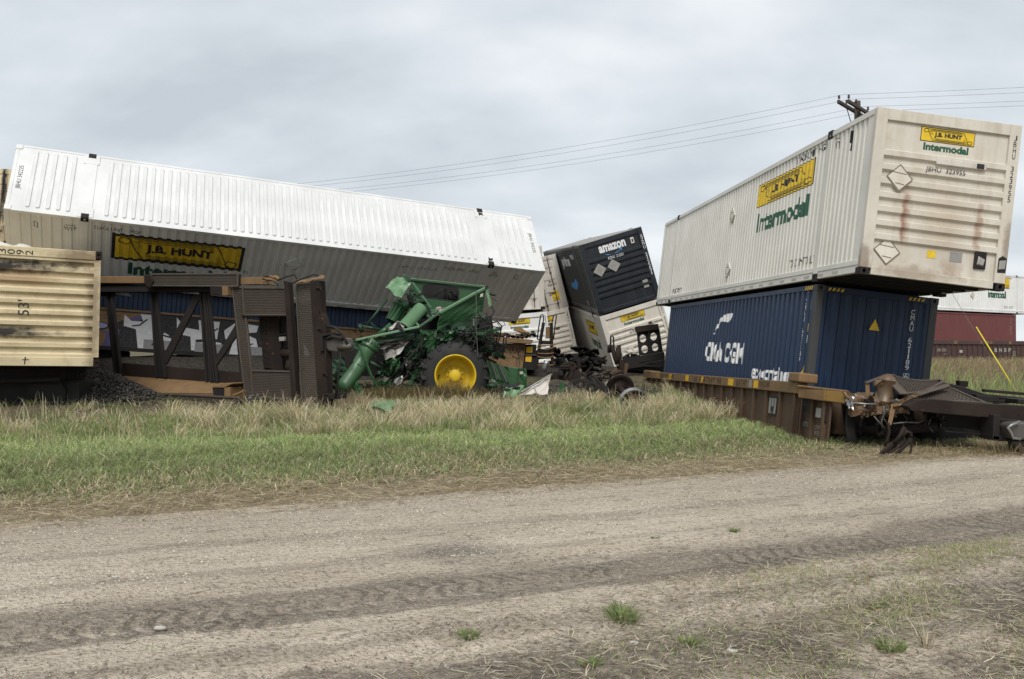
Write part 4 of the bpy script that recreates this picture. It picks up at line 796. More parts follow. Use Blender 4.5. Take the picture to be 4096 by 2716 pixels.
pa('pit_frame', [(1398, 466), (1826, 466), (1828, 486), (1400, 484)], -.06, .3, 'rust_brown'); pa('pit_frame', [(1480, 966), (1870, 972), (1870, 990), (1480, 984)], -.06, .3, 'rust_brown')
pa('end_beam', [(1792, 165), (1835, 178), (1912, 1262), (1862, 1240)], -.10, .06, 'rust_brown')
ga('end_grating', [(1925, 1255), (2095, 1255), (2032, 190), (1868, 205)], .05, pitch=.05)
pa('end_sill', [(2030, 170), (2118, 165), (2130, 450), (2168, 560), (2196, 1300), (2105, 1275)], -.12, .10, 'rust_brown'); MB().crumple([A3(1880, 195, -.05), A3(2145, 150, -.15), A3(2140, 118, 0), A3(1890, 165, .05)], 7, 3, .06, .02, 9, .2).obj('torn_top_plate', M['tan'], p)
for x, y in ((2095, 235), (2105, 600), (2150, 1000), (2170, 1190)): MB().tube([A3(x, y, -.15), A3(x + 40, y - 5, -.16), A3(x + 45, y + 18, -.16)], .018, 6).obj('hook', M['rust_dark'], p)
for pts in ([(1745, 165), (1830, 130), (1895, 112), (1915, 150)], [(1880, 190), (1960, 150), (2070, 112), (2110, 118)], [(2105, 200), (2118, 300), (2110, 420), (2125, 460)], [(1610, 155), (1700, 170), (1740, 200), (1750, 215)]): MB().tube([A3(x, y, -.12) for x, y in pts], .016, 6).obj('grab_iron', M['rust_brown'], p, smooth=True)
k = pa('coupler', [(2165, 700), (2215, 672), (2330, 680), (2345, 740), (2310, 815), (2200, 800), (2175, 780)], -.1, .25, 'steel', bevel=.035); pa('striker_box', [(2130, 655), (2235, 632), (2240, 650), (2160, 668), (2165, 800), (2140, 805)], -.18, .3, 'rust_dark'); MB().tube([A3(2290, 765, -.1), A3(2400, 755, -.1)], [.085, .07], 10).obj('knuckle', M['steel'], k, smooth=True); MB().tube([A3(2190, 690, -.12), A3(2240, 665, -.14), A3(2330, 690, -.14)], .045, 8).obj('coupler_horn', M['rust_dark'], k, smooth=True)
MB().tube([A3(2185, 575, -.1), A3(2260, 585, -.15), A3(2330, 640, -.15), A3(2380, 740, -.15)], .03, 8).obj('air_hose', M['black_iron'], p, smooth=True); MB().tube([A3(2310, 800, -.12), A3(2300, 1000, -.14), A3(2280, 1220, -.2)], .022, 7).obj('uncoupling_rod', M['rust_dark'], p, smooth=True)
pa('end_step', [(2190, 1180), (2285, 1170), (2290, 1225), (2195, 1235)], -.15, .2, 'rust_dark'); pa('lower_hanger', [(1480, 1225), (1900, 1240), (1915, 1300), (1490, 1290)], -.2, .3, 'rust_brown'); MB().crumple([A3(1565, 1200, -.48), A3(1650, 1190, -.48), A3(1640, 1290, -.42), A3(1585, 1300, -.42)], 4, 6, .18, .02, 8, .3).obj('torn_hose_cover', M['blue_frame'], p)
# tan car with big graffiti standing behind it, under the long white box, with a blue box in it
fx = Vector((.9181, .39, -.0706)).normalized(); fy = Vector((-.39, .918, 0)); fy = (fy - fx * fx.dot(fy)).normalized(); fz = fx.cross(fy)
base = Vector((-7.5, 29.45, 1.30)); M3 = mat4(base, fx, fy, fz)
p = thing('well_car', 'tan well car covered in grey graffiti behind the overturned rusty car', 'rail car', M3, DG)
MB().box((-8.2, .0, .1), (3.4, .10, 1.2)).obj('side_plate', M['tan'], p); MB().box((-8.2, 2.5, .1), (3.4, 2.6, 1.2)).obj('side_plate', M['tan'], p); MB().box((-8.2, .3, -.75), (-4.6, 2.2, -.02)).obj('bogie', M['black_iron'], p, bevel=.05); MB().box((-8.2, -.04, -.02), (3.4, .16, .1)).obj('bottom_flange', M['rust_dark'], p); MB().box((-8.2, .12, 0), (3.4, 2.5, .1)).obj('floor', M['rust_dark'], p); MB().box((-8.2, -.05, 1.2), (3.4, .14, 1.26)).obj('top_chord', M['tan'], p)  # bogie is a plain black block added to darken the gap beneath
G = ((0, 0, 0), (1, 0, 0), (0, 0, .77), (0, -1, 0))
def ltr(s0, pts, k=1.0): return [(s0 + x * k, .12 + y * 1.38) for x, y in pts]
L1 = [(0, .95), (.2, .78), (.55, .78), (.45, 1), (1.0, 1), (.95, .62), (1.3, .45), (1.5, .2), (1.4, 0), (.45, 0), (.35, .55), (0, .62)]
L2 = [(.05, .98), (.35, .7), (.75, .66), (.7, .95), (1.35, .95), (1.3, .42), (1.45, .36), (1.4, .0), (.55, .05), (.5, .45), (.1, .5)]
L3 = [(.0, .7), (.35, .98), (1.05, .92), (1.0, .72), (.6, .66), (1.0, .52), (1.1, .2), (.8, -.05), (.2, .0), (.3, .4), (.05, .45)]
blk = []; gry = []; dkg = []
for s0, l_ in ((-4.85, L1), (-3.4, L2), (-1.9, L3), (-.65, L1)):
    pts = ltr(s0, l_); cx = sum(x for x, y in pts) / len(pts); cy = sum(y for x, y in pts) / len(pts)
    blk.append(poly([(cx + (x - cx) * 1.14, min(1.52, max(.1, cy + (y - cy) * 1.1 - .02))) for x, y in pts])); gry.append(poly(pts)); dkg.append(poly([(x, min(y, .62)) for x, y in pts if y < .9]))
decal(p, 'graffiti_backing', [poly([(-5.4, .12), (-5.3, .6), (-5.5, .7), (-4.7, .8), (-4.6, .12)]), poly([(-4.95, 1.15), (-4.5, 1.4), (-4.2, 1.5), (-3.9, 1.2), (-4.4, .9)]), poly([(-3.4, 1.3), (-3.0, 1.5), (-2.6, 1.2), (-3.1, .8)]), poly([(-1.9, 1.3), (-1.6, 1.5), (-1.3, 1.1), (-1.7, .7)])], G, M['graf_violet'], None, .004)
decal(p, 'graffiti_outline', [poly([(-5.05, .1), (-4.95, .75), (-5.1, 1.05), (-4.9, 1.2), (-4.4, 1.22), (-4.2, 1.54), (.9, 1.54), (1.05, .9), (.95, .1)])], G, M['ink'], None, .008); decal(p, 'graffiti_fill', gry, G, M['graf_grey'], None, .012); decal(p, 'graffiti_shade', [rect(s0 + .5, .14, s0 + 1.35, .5) for s0 in (-4.75, -3.25, -1.75)], G, M['graf_dark'], None, .015)
decal(p, 'graffiti_strokes', [stroke([(-3.85, .75), (-3.3, .6)], .06), stroke([(-3.7, 1.15), (-3.6, 1.05), (-3.3, 1.0)], .05), stroke([(-2.7, .58), (-2.2, .66), (-1.9, .62)], .12), stroke([(-4.0, .3), (-3.75, .7), (-3.6, 1.1)], .05), stroke([(-1.3, .5), (-1.0, .62)], .05), stroke([(-4.6, 1.0), (-4.4, 1.05), (-4.2, 1.3)], .05), stroke([(-2.5, 1.0), (-2.3, .95), (-2.1, 1.15)], .05)], G, M['ink'], None, .018)
decal(p, 'graffiti_flower', [poly(ngon(-6.0, 1.05, .15, .33, 14)), poly(ngon(-5.55, .93, .30, .16, 14, .5)), poly(ngon(-6.45, .72, .30, .15, 14)), poly(ngon(-5.9, .42, .22, .34, 14))], G, M['ink'], None, .02); decal(p, 'graffiti_flower_fill', [poly(ngon(-6.0, 1.05, .11, .28, 14)), poly(ngon(-5.55, .93, .25, .12, 14)), poly(ngon(-6.45, .72, .25, .11, 14)), poly(ngon(-5.9, .42, .18, .29, 14))], G, M['graf_lilac'], None, .024)
decal(p, 'car_lettering', [rect_txt('DTTX', -6.75, 1.2, -6.3, 1.4), rect_txt('LD LMT', -5.55, 1.32, -5.3, 1.38), rect_txt('123500', -5.24, 1.32, -4.95, 1.38), rect_txt('LT WT', -5.55, 1.2, -5.32, 1.27), rect_txt('053500', -5.24, 1.2, -4.95, 1.27), stroke([(1.9, .9), (2.3, 1.15), (2.5, .85), (2.9, 1.2)], .05), stroke([(2.2, .7), (3.1, .8)], .05)], G, M['ink']); decal(p, 'reflector', [rect(-7.0, .95, -6.8, 1.12)], G, M['reflector'])
t = base + fy * .28 + fz * .22 + fx * .3
container('navy blue container pinned under the long tipped white container', mat4(t - fx * 1.5 + fy * 1.22, fx, fy, fz), 12.192, 2.438, 2.05, 'cma', dict(side='blue', end='blue', frame='blue', roof='blue', cast='blue_frame'), .278, endstyle='vertical', roofribs=False)
# tan car end with ladder
z9 = zc(1900, 1250, .2551); Q9 = lambda x, y, d: at(*z9(x, y), d)
p = wthing('well_car', 'tan car end with scrawled black tag and yellow squares behind the green harvester', 'rail car', Q9(600, 900, 31.5), DG); d9 = 31.0
def pr9(name, pts, d, th, mat, par=None, bevel=.01): return MB().prism([Q9(x, y, d) for x, y in pts], (0, th, 0)).obj(name, M[mat], par or p, bevel=bevel)
pr9('end_plate', [(-820, 400), (-200, 430), (240, 470), (800, 490), (745, 890), (240, 840), (-400, 800), (-820, 760)], d9, 1.6, 'tan'); pr9('top_lip', [(420, 385), (915, 428), (885, 492), (-200, 428), (-200, 370)], d9 - .3, 1.9, 'tan'); pr9('dark_panel', [(802, 500), (965, 500), (950, 910), (750, 892)], d9 + .05, 1.4, 'black_iron'); pr9('panel_bar', [(782, 660), (962, 664), (962, 676), (782, 672)], d9 - .02, .1, 'steel')
for f in ([(806, 538), (905, 533), (896, 630), (800, 626)], [(796, 684), (891, 679), (883, 777), (790, 768)]): pr9('yellow_square', f, d9 + .03, .03, 'reflector', bevel=0)
o9 = Q9(0, 0, d9); k9 = (Q9(1, 0, d9) - o9).x; G9 = (o9 + Vector((0, 0, 0)), (k9, 0, 0), (0, 0, -k9), (0, -1, 0))
mk = [stroke([(560, 545), (540, 600), (560, 645), (590, 600), (580, 545), (600, 560), (610, 640), (640, 630)], 9), stroke([(640, 640), (650, 560), (675, 640), (690, 600), (680, 660)], 9), stroke([(705, 600), (670, 640), (690, 720), (720, 680), (690, 670)], 9), stroke([(575, 660), (640, 710), (690, 730)], 9), stroke([(760, 670), (730, 730)], 10), poly(ngon(737, 742, 9, 9, 8)), stroke([(655, 700), (650, 850)], 7), stroke([(705, 720), (690, 860)], 7), stroke([(590, 690), (600, 700)], 12)]
flip = lambda g: ([(x, y) for x, y in g[0]], g[1])
decal(p, 'tag_strokes', [flip(g) for g in mk], G9, M['ink'], None, .012)
def t9(b, x0, y0, x1, y1, bold=0): v, f = txt(b, bold); return [(x0 + a_ * (x1 - x0), y1 - c_ * (y1 - y0)) for a_, c_ in v], f
decal(p, 'car_lettering', [t9('53', 686, 540, 748, 585, .02), rect(762, 540, 770, 605), t9('S ANC G AX', 470, 705, 605, 722), t9('D-USA', 480, 740, 545, 752), t9('SHORE', 462, 618, 540, 632), t9('26', 360, 510, 430, 560), t9('X', 300, 480, 420, 690), t9('KOSC', -700, 480, -380, 600)], G9, M['ink'], None, .012)
lad = wthing('ladder', 'rusty end ladder with looped handrails and drooping rungs beside the yellow squares', 'ladder', Q9(1090, 900, 29.8)); dl = 30.0
for pts in ([(1075, 160), (1030, 420), (990, 640), (958, 885)], [(1198, 165), (1200, 430), (1205, 640), (1222, 870)]): MB().tube([Q9(x, y, dl) for x, y in pts], .055, 6).obj('stile', M['rust_brown'], lad)
for pts in ([(975, 415), (1000, 230), (1030, 45), (1055, 33), (1080, 45), (1068, 165)], [(1232, 415), (1250, 240), (1278, 50), (1255, 36), (1235, 50), (1205, 170)], [(975, 415), (1020, 425)], [(1232, 415), (1205, 420)]): MB().tube([Q9(x, y, dl - .05) for x, y in pts], .022, 6).obj('handrail', M['black_iron'], lad, smooth=True)
for y, sag in ((545, 35), (640, 5), (690, 22), (825, 2), (515, 0)): MB().tube([Q9(980, y, dl - .06), Q9(1040, y + sag * .8, dl - .06), Q9(1110, y + sag, dl - .06), Q9(1180, y + sag * .7, dl - .06), Q9(1235, y - 5, dl - .06)], .02, 6).obj('rung', M['tan'], lad, smooth=True)
pr9('ladder_plate', [(1040, 440), (1195, 445), (1190, 500), (1035, 500)], dl + .1, .1, 'rust_brown', lad); pr9('ladder_plate', [(1110, 228), (1205, 220), (1210, 400), (1105, 410)], dl + .15, .04, 'tan', lad)
p = wthing('cardboard_box', 'torn brown cardboard box caught under the corner of the tipped container', 'box', Q9(750, 350, 31.2)); MB().hexa([Q9(600, 270, 30.8), Q9(690, 215, 30.8), Q9(860, 330, 30.8), Q9(845, 365, 30.8), Q9(600, 280, 31.4), Q9(690, 225, 31.4), Q9(860, 340, 31.4), Q9(845, 370, 31.4)]).obj('carton', M['cardboard'], p); MB().crumple([Q9(660, 290, 30.75), Q9(700, 225, 30.75), Q9(850, 320, 30.75), Q9(800, 335, 30.75)], 4, 3, .05, .01, 3).obj('flap', M['cardboard'], p)
p = wthing('torn_sheeting', 'torn pale roof sheeting and planks heaped over the tan car end', 'scrap metal', Q9(650, 390, 31.2))
for i in range(9):
    x = 260 + i * 75; y = 350 + rnd.uniform(-25, 25); MB().crumple([Q9(x - 90, y + rnd.uniform(-10, 25), 30.7), Q9(x + 90, y + rnd.uniform(-10, 30), 30.8), Q9(x + 110, y + 40, 31.6), Q9(x - 70, y + 30, 31.6)], 5, 3, .12, .015, i + 30, .2).obj('torn_sheet', M[('white_dirty', 'tan', 'tin', 'rust_brown', 'cardboard')[i % 5]], p)
# dark car under the cream box, with its end frame
p = thing('well_car', 'dark brown well car beneath the cream container with a four hole bulkhead', 'rail car', mat4(T5, X4, Y4, Z4), DG); W5 = p
well_sides(p, -8.6, 8.9, 1.46, .42, -.75, ('rust_brown', 'rust_dark'), .8)
MB().box((8.2, -1.6, -.02), (9.6, 1.5, .10)).obj('end_platform', M['rust_brown'], p, bevel=.02)
for i in range(5): MB().box((8.3 + i * .25, -1.56, .10), (8.42 + i * .25, -.6, .13)).obj('tread_bar', M['tin'], p)
z7 = zc(2150, 1250, .296)
def Q7(x, y, d): return at(*z7(x, y), d)
e = wthing('end_bulkhead', 'black steel bulkhead plate with four round holes standing before the cream container', 'rail car end', Q7(1520, 580, 34.2))
hole = lambda x, y, r_: [z7(a_, b_) for a_, b_ in ngon(x, y, r_, r_ * 1.12, 18)]
pxplate('hole_plate', [z7(*c_) for c_ in ((1338, 205), (1632, 160), (1690, 560), (1378, 582))], [hole(1426, 352, 47), hole(1571, 325, 47), hole(1450, 495, 47), hole(1592, 470, 46)], 34.0, .12, M['black_iron'], e)
pxplate('top_cap', [z7(*c_) for c_ in ((1335, 195), (1360, 185), (1630, 152), (1640, 225), (1350, 268))], [], 33.85, .5, M['rust_brown'], e); pxplate('centre_rib', [z7(*c_) for c_ in ((1494, 240), (1506, 238), (1535, 560), (1522, 562))], [], 33.9, .12, M['black_iron'], e); pxplate('deck_beam', [z7(*c_) for c_ in ((1180, 680), (1730, 640), (1730, 800), (1240, 790), (1190, 830))], [], 33.6, .6, M['black_iron'], e); pxplate('side_flange', [z7(*c_) for c_ in ((1636, 210), (1646, 208), (1700, 560), (1688, 562))], [], 33.8, .4, M['rust_dark'], e)
pxplate('deck_plate', [z7(*c_) for c_ in ((1170, 605), (1230, 560), (1340, 560), (1400, 590), (1715, 535), (1720, 640), (1180, 690))], [hole(1265, 580, 22), [z7(a_, b_) for a_, b_ in ngon(1222, 592, 16, 20, 10)], [z7(a_, b_) for a_, b_ in ngon(1312, 582, 14, 18, 10)]], 33.2, .6, M['rust_dark'], e)
for pts in ([(1180, 690), (1400, 690), (1720, 720)], [(1200, 740), (1500, 705), (1720, 660)]): MB().beam(Q7(*pts[0], 32.6), Q7(*pts[-1], 32.6), .3, .12).obj('deck_beam', M['rust_dark'], e)
for pts in ([(985, 520), (990, 325), (1010, 318), (1025, 330), (1030, 430), (1060, 640), (1085, 760)], [(970, 545), (972, 455), (1000, 440)], [(1000, 440), (1040, 600), (1075, 700)], [(1100, 440), (1110, 560), (1120, 800)], [(1080, 470), (1085, 600), (1065, 680)]): MB().tube([Q7(x, y, 32.0) for x, y in pts], .03 if len(pts) > 3 else .07, 6).obj('handrail', M['rust_brown'], e, smooth=True)
pxplate('end_post', [z7(*c_) for c_ in ((1112, 640), (1168, 638), (1172, 830), (1120, 830))], [], 31.5, .3, M['rust_brown'], e); pxplate('end_post', [z7(*c_) for c_ in ((1180, 685), (1235, 690), (1200, 840), (1170, 838))], [], 31.2, .3, M['car_brown'], e)
p = wthing('buried_car_frame', 'tangled car frame with black blocks painted in for the shade under the leaning containers', 'rail car', Q7(550, 680, 35)); 
for f, d_, th in (([(380, 560), (690, 545), (830, 760), (400, 720)], 35, 1.5), ([(250, 620), (420, 590), (460, 720), (240, 740)], 33.5, 1.0), ([(600, 690), (850, 690), (860, 860), (640, 850)], 33, 1.0), ([(-60, 520), (180, 470), (200, 620), (-60, 640)], 34.5, 1.0)): pxplate('void_shade_block', [z7(*c_) for c_ in f], [], d_, th, M['black_iron'], p, .03)  # black blocks stand in for the dark void below the stack
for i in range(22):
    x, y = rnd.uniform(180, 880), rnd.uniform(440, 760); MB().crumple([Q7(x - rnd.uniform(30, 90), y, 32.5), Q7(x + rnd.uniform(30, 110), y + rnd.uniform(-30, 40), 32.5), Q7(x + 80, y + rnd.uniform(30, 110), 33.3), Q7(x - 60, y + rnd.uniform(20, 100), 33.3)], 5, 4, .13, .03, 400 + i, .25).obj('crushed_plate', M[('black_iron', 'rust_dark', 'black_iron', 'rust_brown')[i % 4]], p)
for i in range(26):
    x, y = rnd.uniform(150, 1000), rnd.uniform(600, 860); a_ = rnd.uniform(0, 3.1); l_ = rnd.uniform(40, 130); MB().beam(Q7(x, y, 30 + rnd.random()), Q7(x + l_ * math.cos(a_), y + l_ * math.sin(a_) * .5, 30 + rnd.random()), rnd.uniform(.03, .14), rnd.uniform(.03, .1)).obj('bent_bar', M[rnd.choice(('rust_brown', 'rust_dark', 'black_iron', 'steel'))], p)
# loose truck side frame with springs
p = wthing('truck_side_frame', 'broken cast steel bogie frame with coil springs lying in the dirt', 'bogie', Q7(500, 1060, 24.4)); h7 = lambda x, y, rx, ry, a_=0: [z7(x + u_ * math.cos(a_) - v_ * math.sin(a_), y + u_ * math.sin(a_) + v_ * math.cos(a_)) for u_, v_ in ngon(0, 0, rx, ry, 12)]
pxplate('bolster_casting', [z7(*c_) for c_ in ((345, 700), (390, 672), (490, 668), (555, 740), (575, 800), (605, 830), (580, 890), (470, 925), (330, 915), (205, 885), (198, 850), (280, 815), (290, 770))], [h7(405, 820, 18, 62, .5), h7(470, 830, 14, 60, .55), h7(528, 760, 24, 14, -.8), h7(470, 716, 20, 12)], 24.2, .35, M['rust_brown'], p, .03)
pxplate('side_frame_arm', [z7(*c_) for c_ in ((430, 930), (560, 895), (660, 905), (770, 945), (870, 1030), (800, 1060), (700, 1095), (560, 1020))], [h7(590, 972, 36, 30, .2), h7(735, 1018, 32, 44, .5)], 23.9, .22, M['rust_dark'], p, .02)
for k in range(2):
    y0 = 735 + k * 26; MB().tube([Q7(300 + 120 * i / 60, y0 + 13 * math.sin(i * 2 * math.pi / 7.5), 24.1 - .06 * math.cos(i * 2 * math.pi / 7.5)) for i in range(61)], .018, 6).obj('coil_spring', M['rust_brown'], p, smooth=True)
pxplate('wear_block', [z7(*c_) for c_ in ((285, 785), (345, 785), (350, 858), (290, 858))], [], 24.0, .25, M['black_iron'], p, .02)
for a_, b_, w in (((600, 815), (960, 1105), .12), ((745, 845), (985, 1100), .12), ((650, 870), (760, 800), .08), ((800, 880), (970, 890), .1), ((880, 870), (910, 845), .03), ((910, 845), (975, 880), .03)): MB().beam(Q7(*a_, 24.3), Q7(*b_, 23.8), w, w * .5).obj('brake_beam', M['rust_dark'], p, bevel=.01)
# wheel set
p = wthing('wheelset', 'loose railway wheelset with two wheels on an axle leaning in the grass', 'wheelset', at(2510, 1620, 23.2), 'loose wheelsets'); wa, wb = at(2478, 1552, 24.1), at(2534, 1612, 22.7); ax = (wb - wa).normalized()
for c_, s_ in ((wa, 1), (wb, -1)):
    MB().lathe([(-.06 * s_, .07), (-.055 * s_, .10), (-.02 * s_, .13), (-.015 * s_, .26), (-.05 * s_, .30), (-.055 * s_, .345), (-.02 * s_, .355), (.03 * s_, .36), (.045 * s_, .385), (.065 * s_, .385), (.07 * s_, .36), (.07 * s_, .30), (.025 * s_, .26), (.02 * s_, .13), (.07 * s_, .11), (.075 * s_, .07)], c_, ax, 48).obj('wheel', M['rust_brown'], p, smooth=True); MB().lathe([(-.05 * s_, .347), (-.02 * s_, .358), (.028 * s_, .363), (.044 * s_, .388), (.062 * s_, .388)], c_, ax, 48).obj('tread', M['bright_steel'] if s_ < 0 else M['steel'], p, smooth=True)
MB().tube([wa - ax * .25, wa - ax * .08, wa + ax * .1, (wa + wb) / 2, wb - ax * .1, wb + ax * .08, wb + ax * .2], [.06, .07, .085, .075, .085, .07, .06], 16).obj('axle', M['rust_brown'], p, smooth=True)

p = wthing('scrap_heap', 'heap of broken bars and bent plates behind the loose wheelset', 'scrap metal', Q7(800, 960, 26)); g_ = random.Random(12)
for i in range(34):
    x, y = g_.uniform(560, 1080), g_.uniform(800, 960); a_ = g_.uniform(-.6, 2.2); l_ = g_.uniform(40, 170); d_ = g_.uniform(24.8, 27.5)
    MB().beam(Q7(x, y, d_), Q7(x + l_ * math.cos(a_), y - l_ * abs(math.sin(a_)) * .6, d_ + g_.uniform(-.4, .4)), g_.uniform(.02, .10), g_.uniform(.02, .07)).obj('broken_bar', M[g_.choice(('rust_brown', 'rust_dark', 'black_iron', 'steel', 'car_brown'))], p)
for i in range(12):
    x, y = g_.uniform(560, 1050), g_.uniform(800, 950); MB().crumple([Q7(x, y, 26), Q7(x + g_.uniform(40, 120), y + g_.uniform(-20, 30), 25.8), Q7(x + g_.uniform(30, 110), y + g_.uniform(40, 90), 25.6), Q7(x - 10, y + g_.uniform(30, 70), 25.8)], 4, 4, .10, .015, 600 + i, .25).obj('bent_plate', M[('rust_dark', 'black_iron', 'tin', 'rust_brown', 'car_brown')[i % 5]], p)

# ------------------------------------------------------------------ wrecked combine harvester
DC = 23.5; z5 = zc(1250, 1050, .4228)
def K(x, y, o=0): return at(*z5(x, y), DC + o)
H = wthing('combine_harvester', 'wrecked green combine harvester with yellow wheel rim and torn open grain tank', 'combine', K(1200, 1180, .8))
def kp(name, pts, o0, th, mat, par=None, bevel=.006): return MB().prism([K(x, y, o0) for x, y in pts], (0, th, 0)).obj(name, M[mat], par or H, bevel=bevel)
def kc(name, q, mat, nu=6, nv=5, amp=.05, th=.012, seed=0, cut=.0, par=None): return MB().crumple([K(*c_) for c_ in q], nu, nv, amp, th, seed, cut).obj(name, M[mat], par or H)
def kt(name, pts, r_, mat, o=0, n=8, par=None): return MB().tube([K(*(c_ if len(c_) == 3 else (*c_, o))) for c_ in pts], r_, n).obj(name, M[mat], par or H, smooth=n > 6)
# grain tank
bw = pxplate('tank_back_wall', [z5(*c_) for c_ in ((925, 162), (1638, 238), (1610, 470), (1120, 470), (960, 350))], [[z5(*c_) for c_ in ((1055, 220), (1120, 205), (1230, 212), (1365, 245), (1385, 270), (1378, 350), (1350, 362), (1070, 322), (1045, 300), (1042, 240))]], DC + 1.5, .03, M['green'], H)
pxplate('window_seal', [z5(*c_) for c_ in ((1050, 213), (1120, 199), (1230, 206), (1370, 239), (1391, 268), (1384, 355), (1352, 369), (1066, 328), (1039, 302), (1036, 236))], [[z5(*c_) for c_ in ((1055, 220), (1120, 205), (1230, 212), (1365, 245), (1385, 270), (1378, 350), (1350, 362), (1070, 322), (1045, 300), (1042, 240))]], DC + 1.48, .05, M['rubber'], bw)
kp('shade_block', [(1090, 500), (1560, 520), (1640, 560), (1640, 760), (960, 760), (980, 600)], 1.25, .9, 'black_iron'); kp('shade_block', [(1560, 520), (1690, 500), (1720, 700), (1560, 720)], 1.2, .8, 'black_iron')  # plain black blocks stand in for the shaded interior behind the tank
kp('shade_block_front', [(580, 780), (960, 720), (1000, 1100), (660, 1150)], .55, 1.0, 'black_iron'); kp('shade_block_left', [(170, 770), (600, 745), (620, 1080), (190, 1060)], 1.2, .8, 'black_iron')  # black blocks paint in the darkness behind the augers and at the left
kp('cab_interior', [(1000, 190), (1450, 230), (1450, 400), (1000, 380)], 1.9, .5, 'black_iron', bevel=0); kt('cab_bar', [(1150, 320, 1.7), (1240, 250, 1.7)], .02, 'green_dark'); kt('cab_bar', [(1255, 240, 1.65), (1258, 350, 1.65)], .03, 'black_iron'); kc('cab_seat', [(1280, 345, 1.75), (1370, 352, 1.75), (1370, 290, 1.8), (1285, 275, 1.8)], 'rubber', amp=.1, th=.1)
MB().beam(K(925, 158, 1.45), K(1640, 233, 1.45), .07, .07).obj('tank_rim', M['green'], H, bevel=.01)
kc('tank_side_wall', [(1185, 640, 0), (1575, 500, 1.2), (1640, 252, 1.35), (1212, 478, 0)], 'green', 8, 5, .035, .02, 4, .03)
MB().beam(K(1200, 478, -.02), K(1545, 288, 1.0), .08, .07).obj('tank_rim', M['green_pale_lit'], H, bevel=.012); MB().beam(K(1545, 288, 1.0), K(1642, 240, 1.35), .08, .07).obj('tank_rim', M['green_pale_lit'], H, bevel=.012)
kc('tank_wing', [(1632, 235, 1.3), (1655, 222, 1.3), (1698, 415, 1.25), (1672, 425, 1.25)], 'green_pale_lit', 2, 6, .03, .02, 2); MB().beam(K(1640, 225, 1.3), K(1655, 240, 1.3), .12, .08).obj('wing_hinge', M['rubber'], H)
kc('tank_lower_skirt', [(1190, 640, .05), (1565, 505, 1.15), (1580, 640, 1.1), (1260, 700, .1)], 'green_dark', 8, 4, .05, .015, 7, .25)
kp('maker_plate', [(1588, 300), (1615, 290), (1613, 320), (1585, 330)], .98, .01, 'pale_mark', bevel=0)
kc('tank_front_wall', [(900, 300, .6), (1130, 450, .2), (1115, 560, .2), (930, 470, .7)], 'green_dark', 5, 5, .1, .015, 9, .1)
kc('tank_floor', [(1000, 470, .4), (1210, 490, .1), (1560, 440, 1.3), (1130, 440, 1.45)], 'green', 6, 4, .08, .02, 12)
MB().beam(K(945, 190, .9), K(1118, 432, .3), .09, .03).obj('brace', M['green'], H); MB().beam(K(930, 520, .1), K(1015, 605, -.1), .05, .03).obj('brace', M['green_pale_lit'], H)
kc('crumpled_hood', [(690, 238, .1), (838, 345, .0), (935, 188, .4), (798, 130, .5)], 'green_pale_lit', 6, 6, .10, .012, 17, .05); kc('hood_flap', [(845, 110, .6), (935, 128, .6), (928, 190, .4), (850, 150, .5)], 'green_dark', 3, 3, .08, .012, 5, .1)
kc('bent_bracket', [(915, 240, .3), (985, 260, .3), (975, 340, .3), (920, 310, .3)], 'green_dark', 4, 4, .06, .02, 3, .15); kc('bent_bracket', [(985, 300, .2), (1080, 380, .2), (1040, 420, .2), (960, 380, .2)], 'green_dark', 4, 4, .12, .02, 6, .2); kc('torn_liner', [(1165, 430, .2), (1245, 400, .2), (1240, 450, .2), (1170, 470, .2)], 'tin', 4, 3, .1, .01, 8, .2)
# augers inside the tank
a0, a1 = K(865, 615, -.1), K(1035, 425, .25); ax = (a1 - a0).normalized()
MB().lathe([(0, .165), (0, .185), (.03, .185), (.03, .178), ((a1 - a0).length, .178), ((a1 - a0).length + .02, .12), ((a1 - a0).length + .02, 0)], a0, ax, 24).obj('auger_tube', M['green_pale_lit'], H, smooth=True); MB().lathe([(.01, 0), (.01, .165)], a0, ax, 24).obj('tube_mouth', M['black_iron'], H)
kc('auger_hood', [(712, 652, -.1), (805, 545, -.05), (872, 600, -.2), (862, 632, -.3)], 'tin', 4, 4, .06, .012, 4); kc('auger_hood', [(745, 655, -.2), (812, 560, -.2), (860, 632, -.3), (850, 645, -.3)], 'black_iron', 4, 3, .05, .012, 6)
a0, a1 = K(752, 560, .35), K(850, 385, .5); ax = (a1 - a0).normalized(); ln = (a1 - a0).length
MB().lathe([(0, .17), (ln * .75, .19), (ln * .75, .22), (ln, .24), (ln, .2), (ln + .06, .12), (ln + .06, 0)], a0, ax, 24).obj('auger_tube', M['green'], H, smooth=True)
for k in range(12):
    a_ = k * math.pi / 6; u_ = ax.orthogonal().normalized(); w_ = ax.cross(u_); r_ = u_ * math.cos(a_) + w_ * math.sin(a_); MB().beam(a0 + r_ * .18, a0 + ax * ln * .78 + r_ * .205, .03, .025, up=r_).obj('tube_fin', M['green_dark'] if k % 2 else M['green'], H)
kt('feed_pipe', [(612, 700, 0), (745, 590, .1)], .075, 'green', n=12)
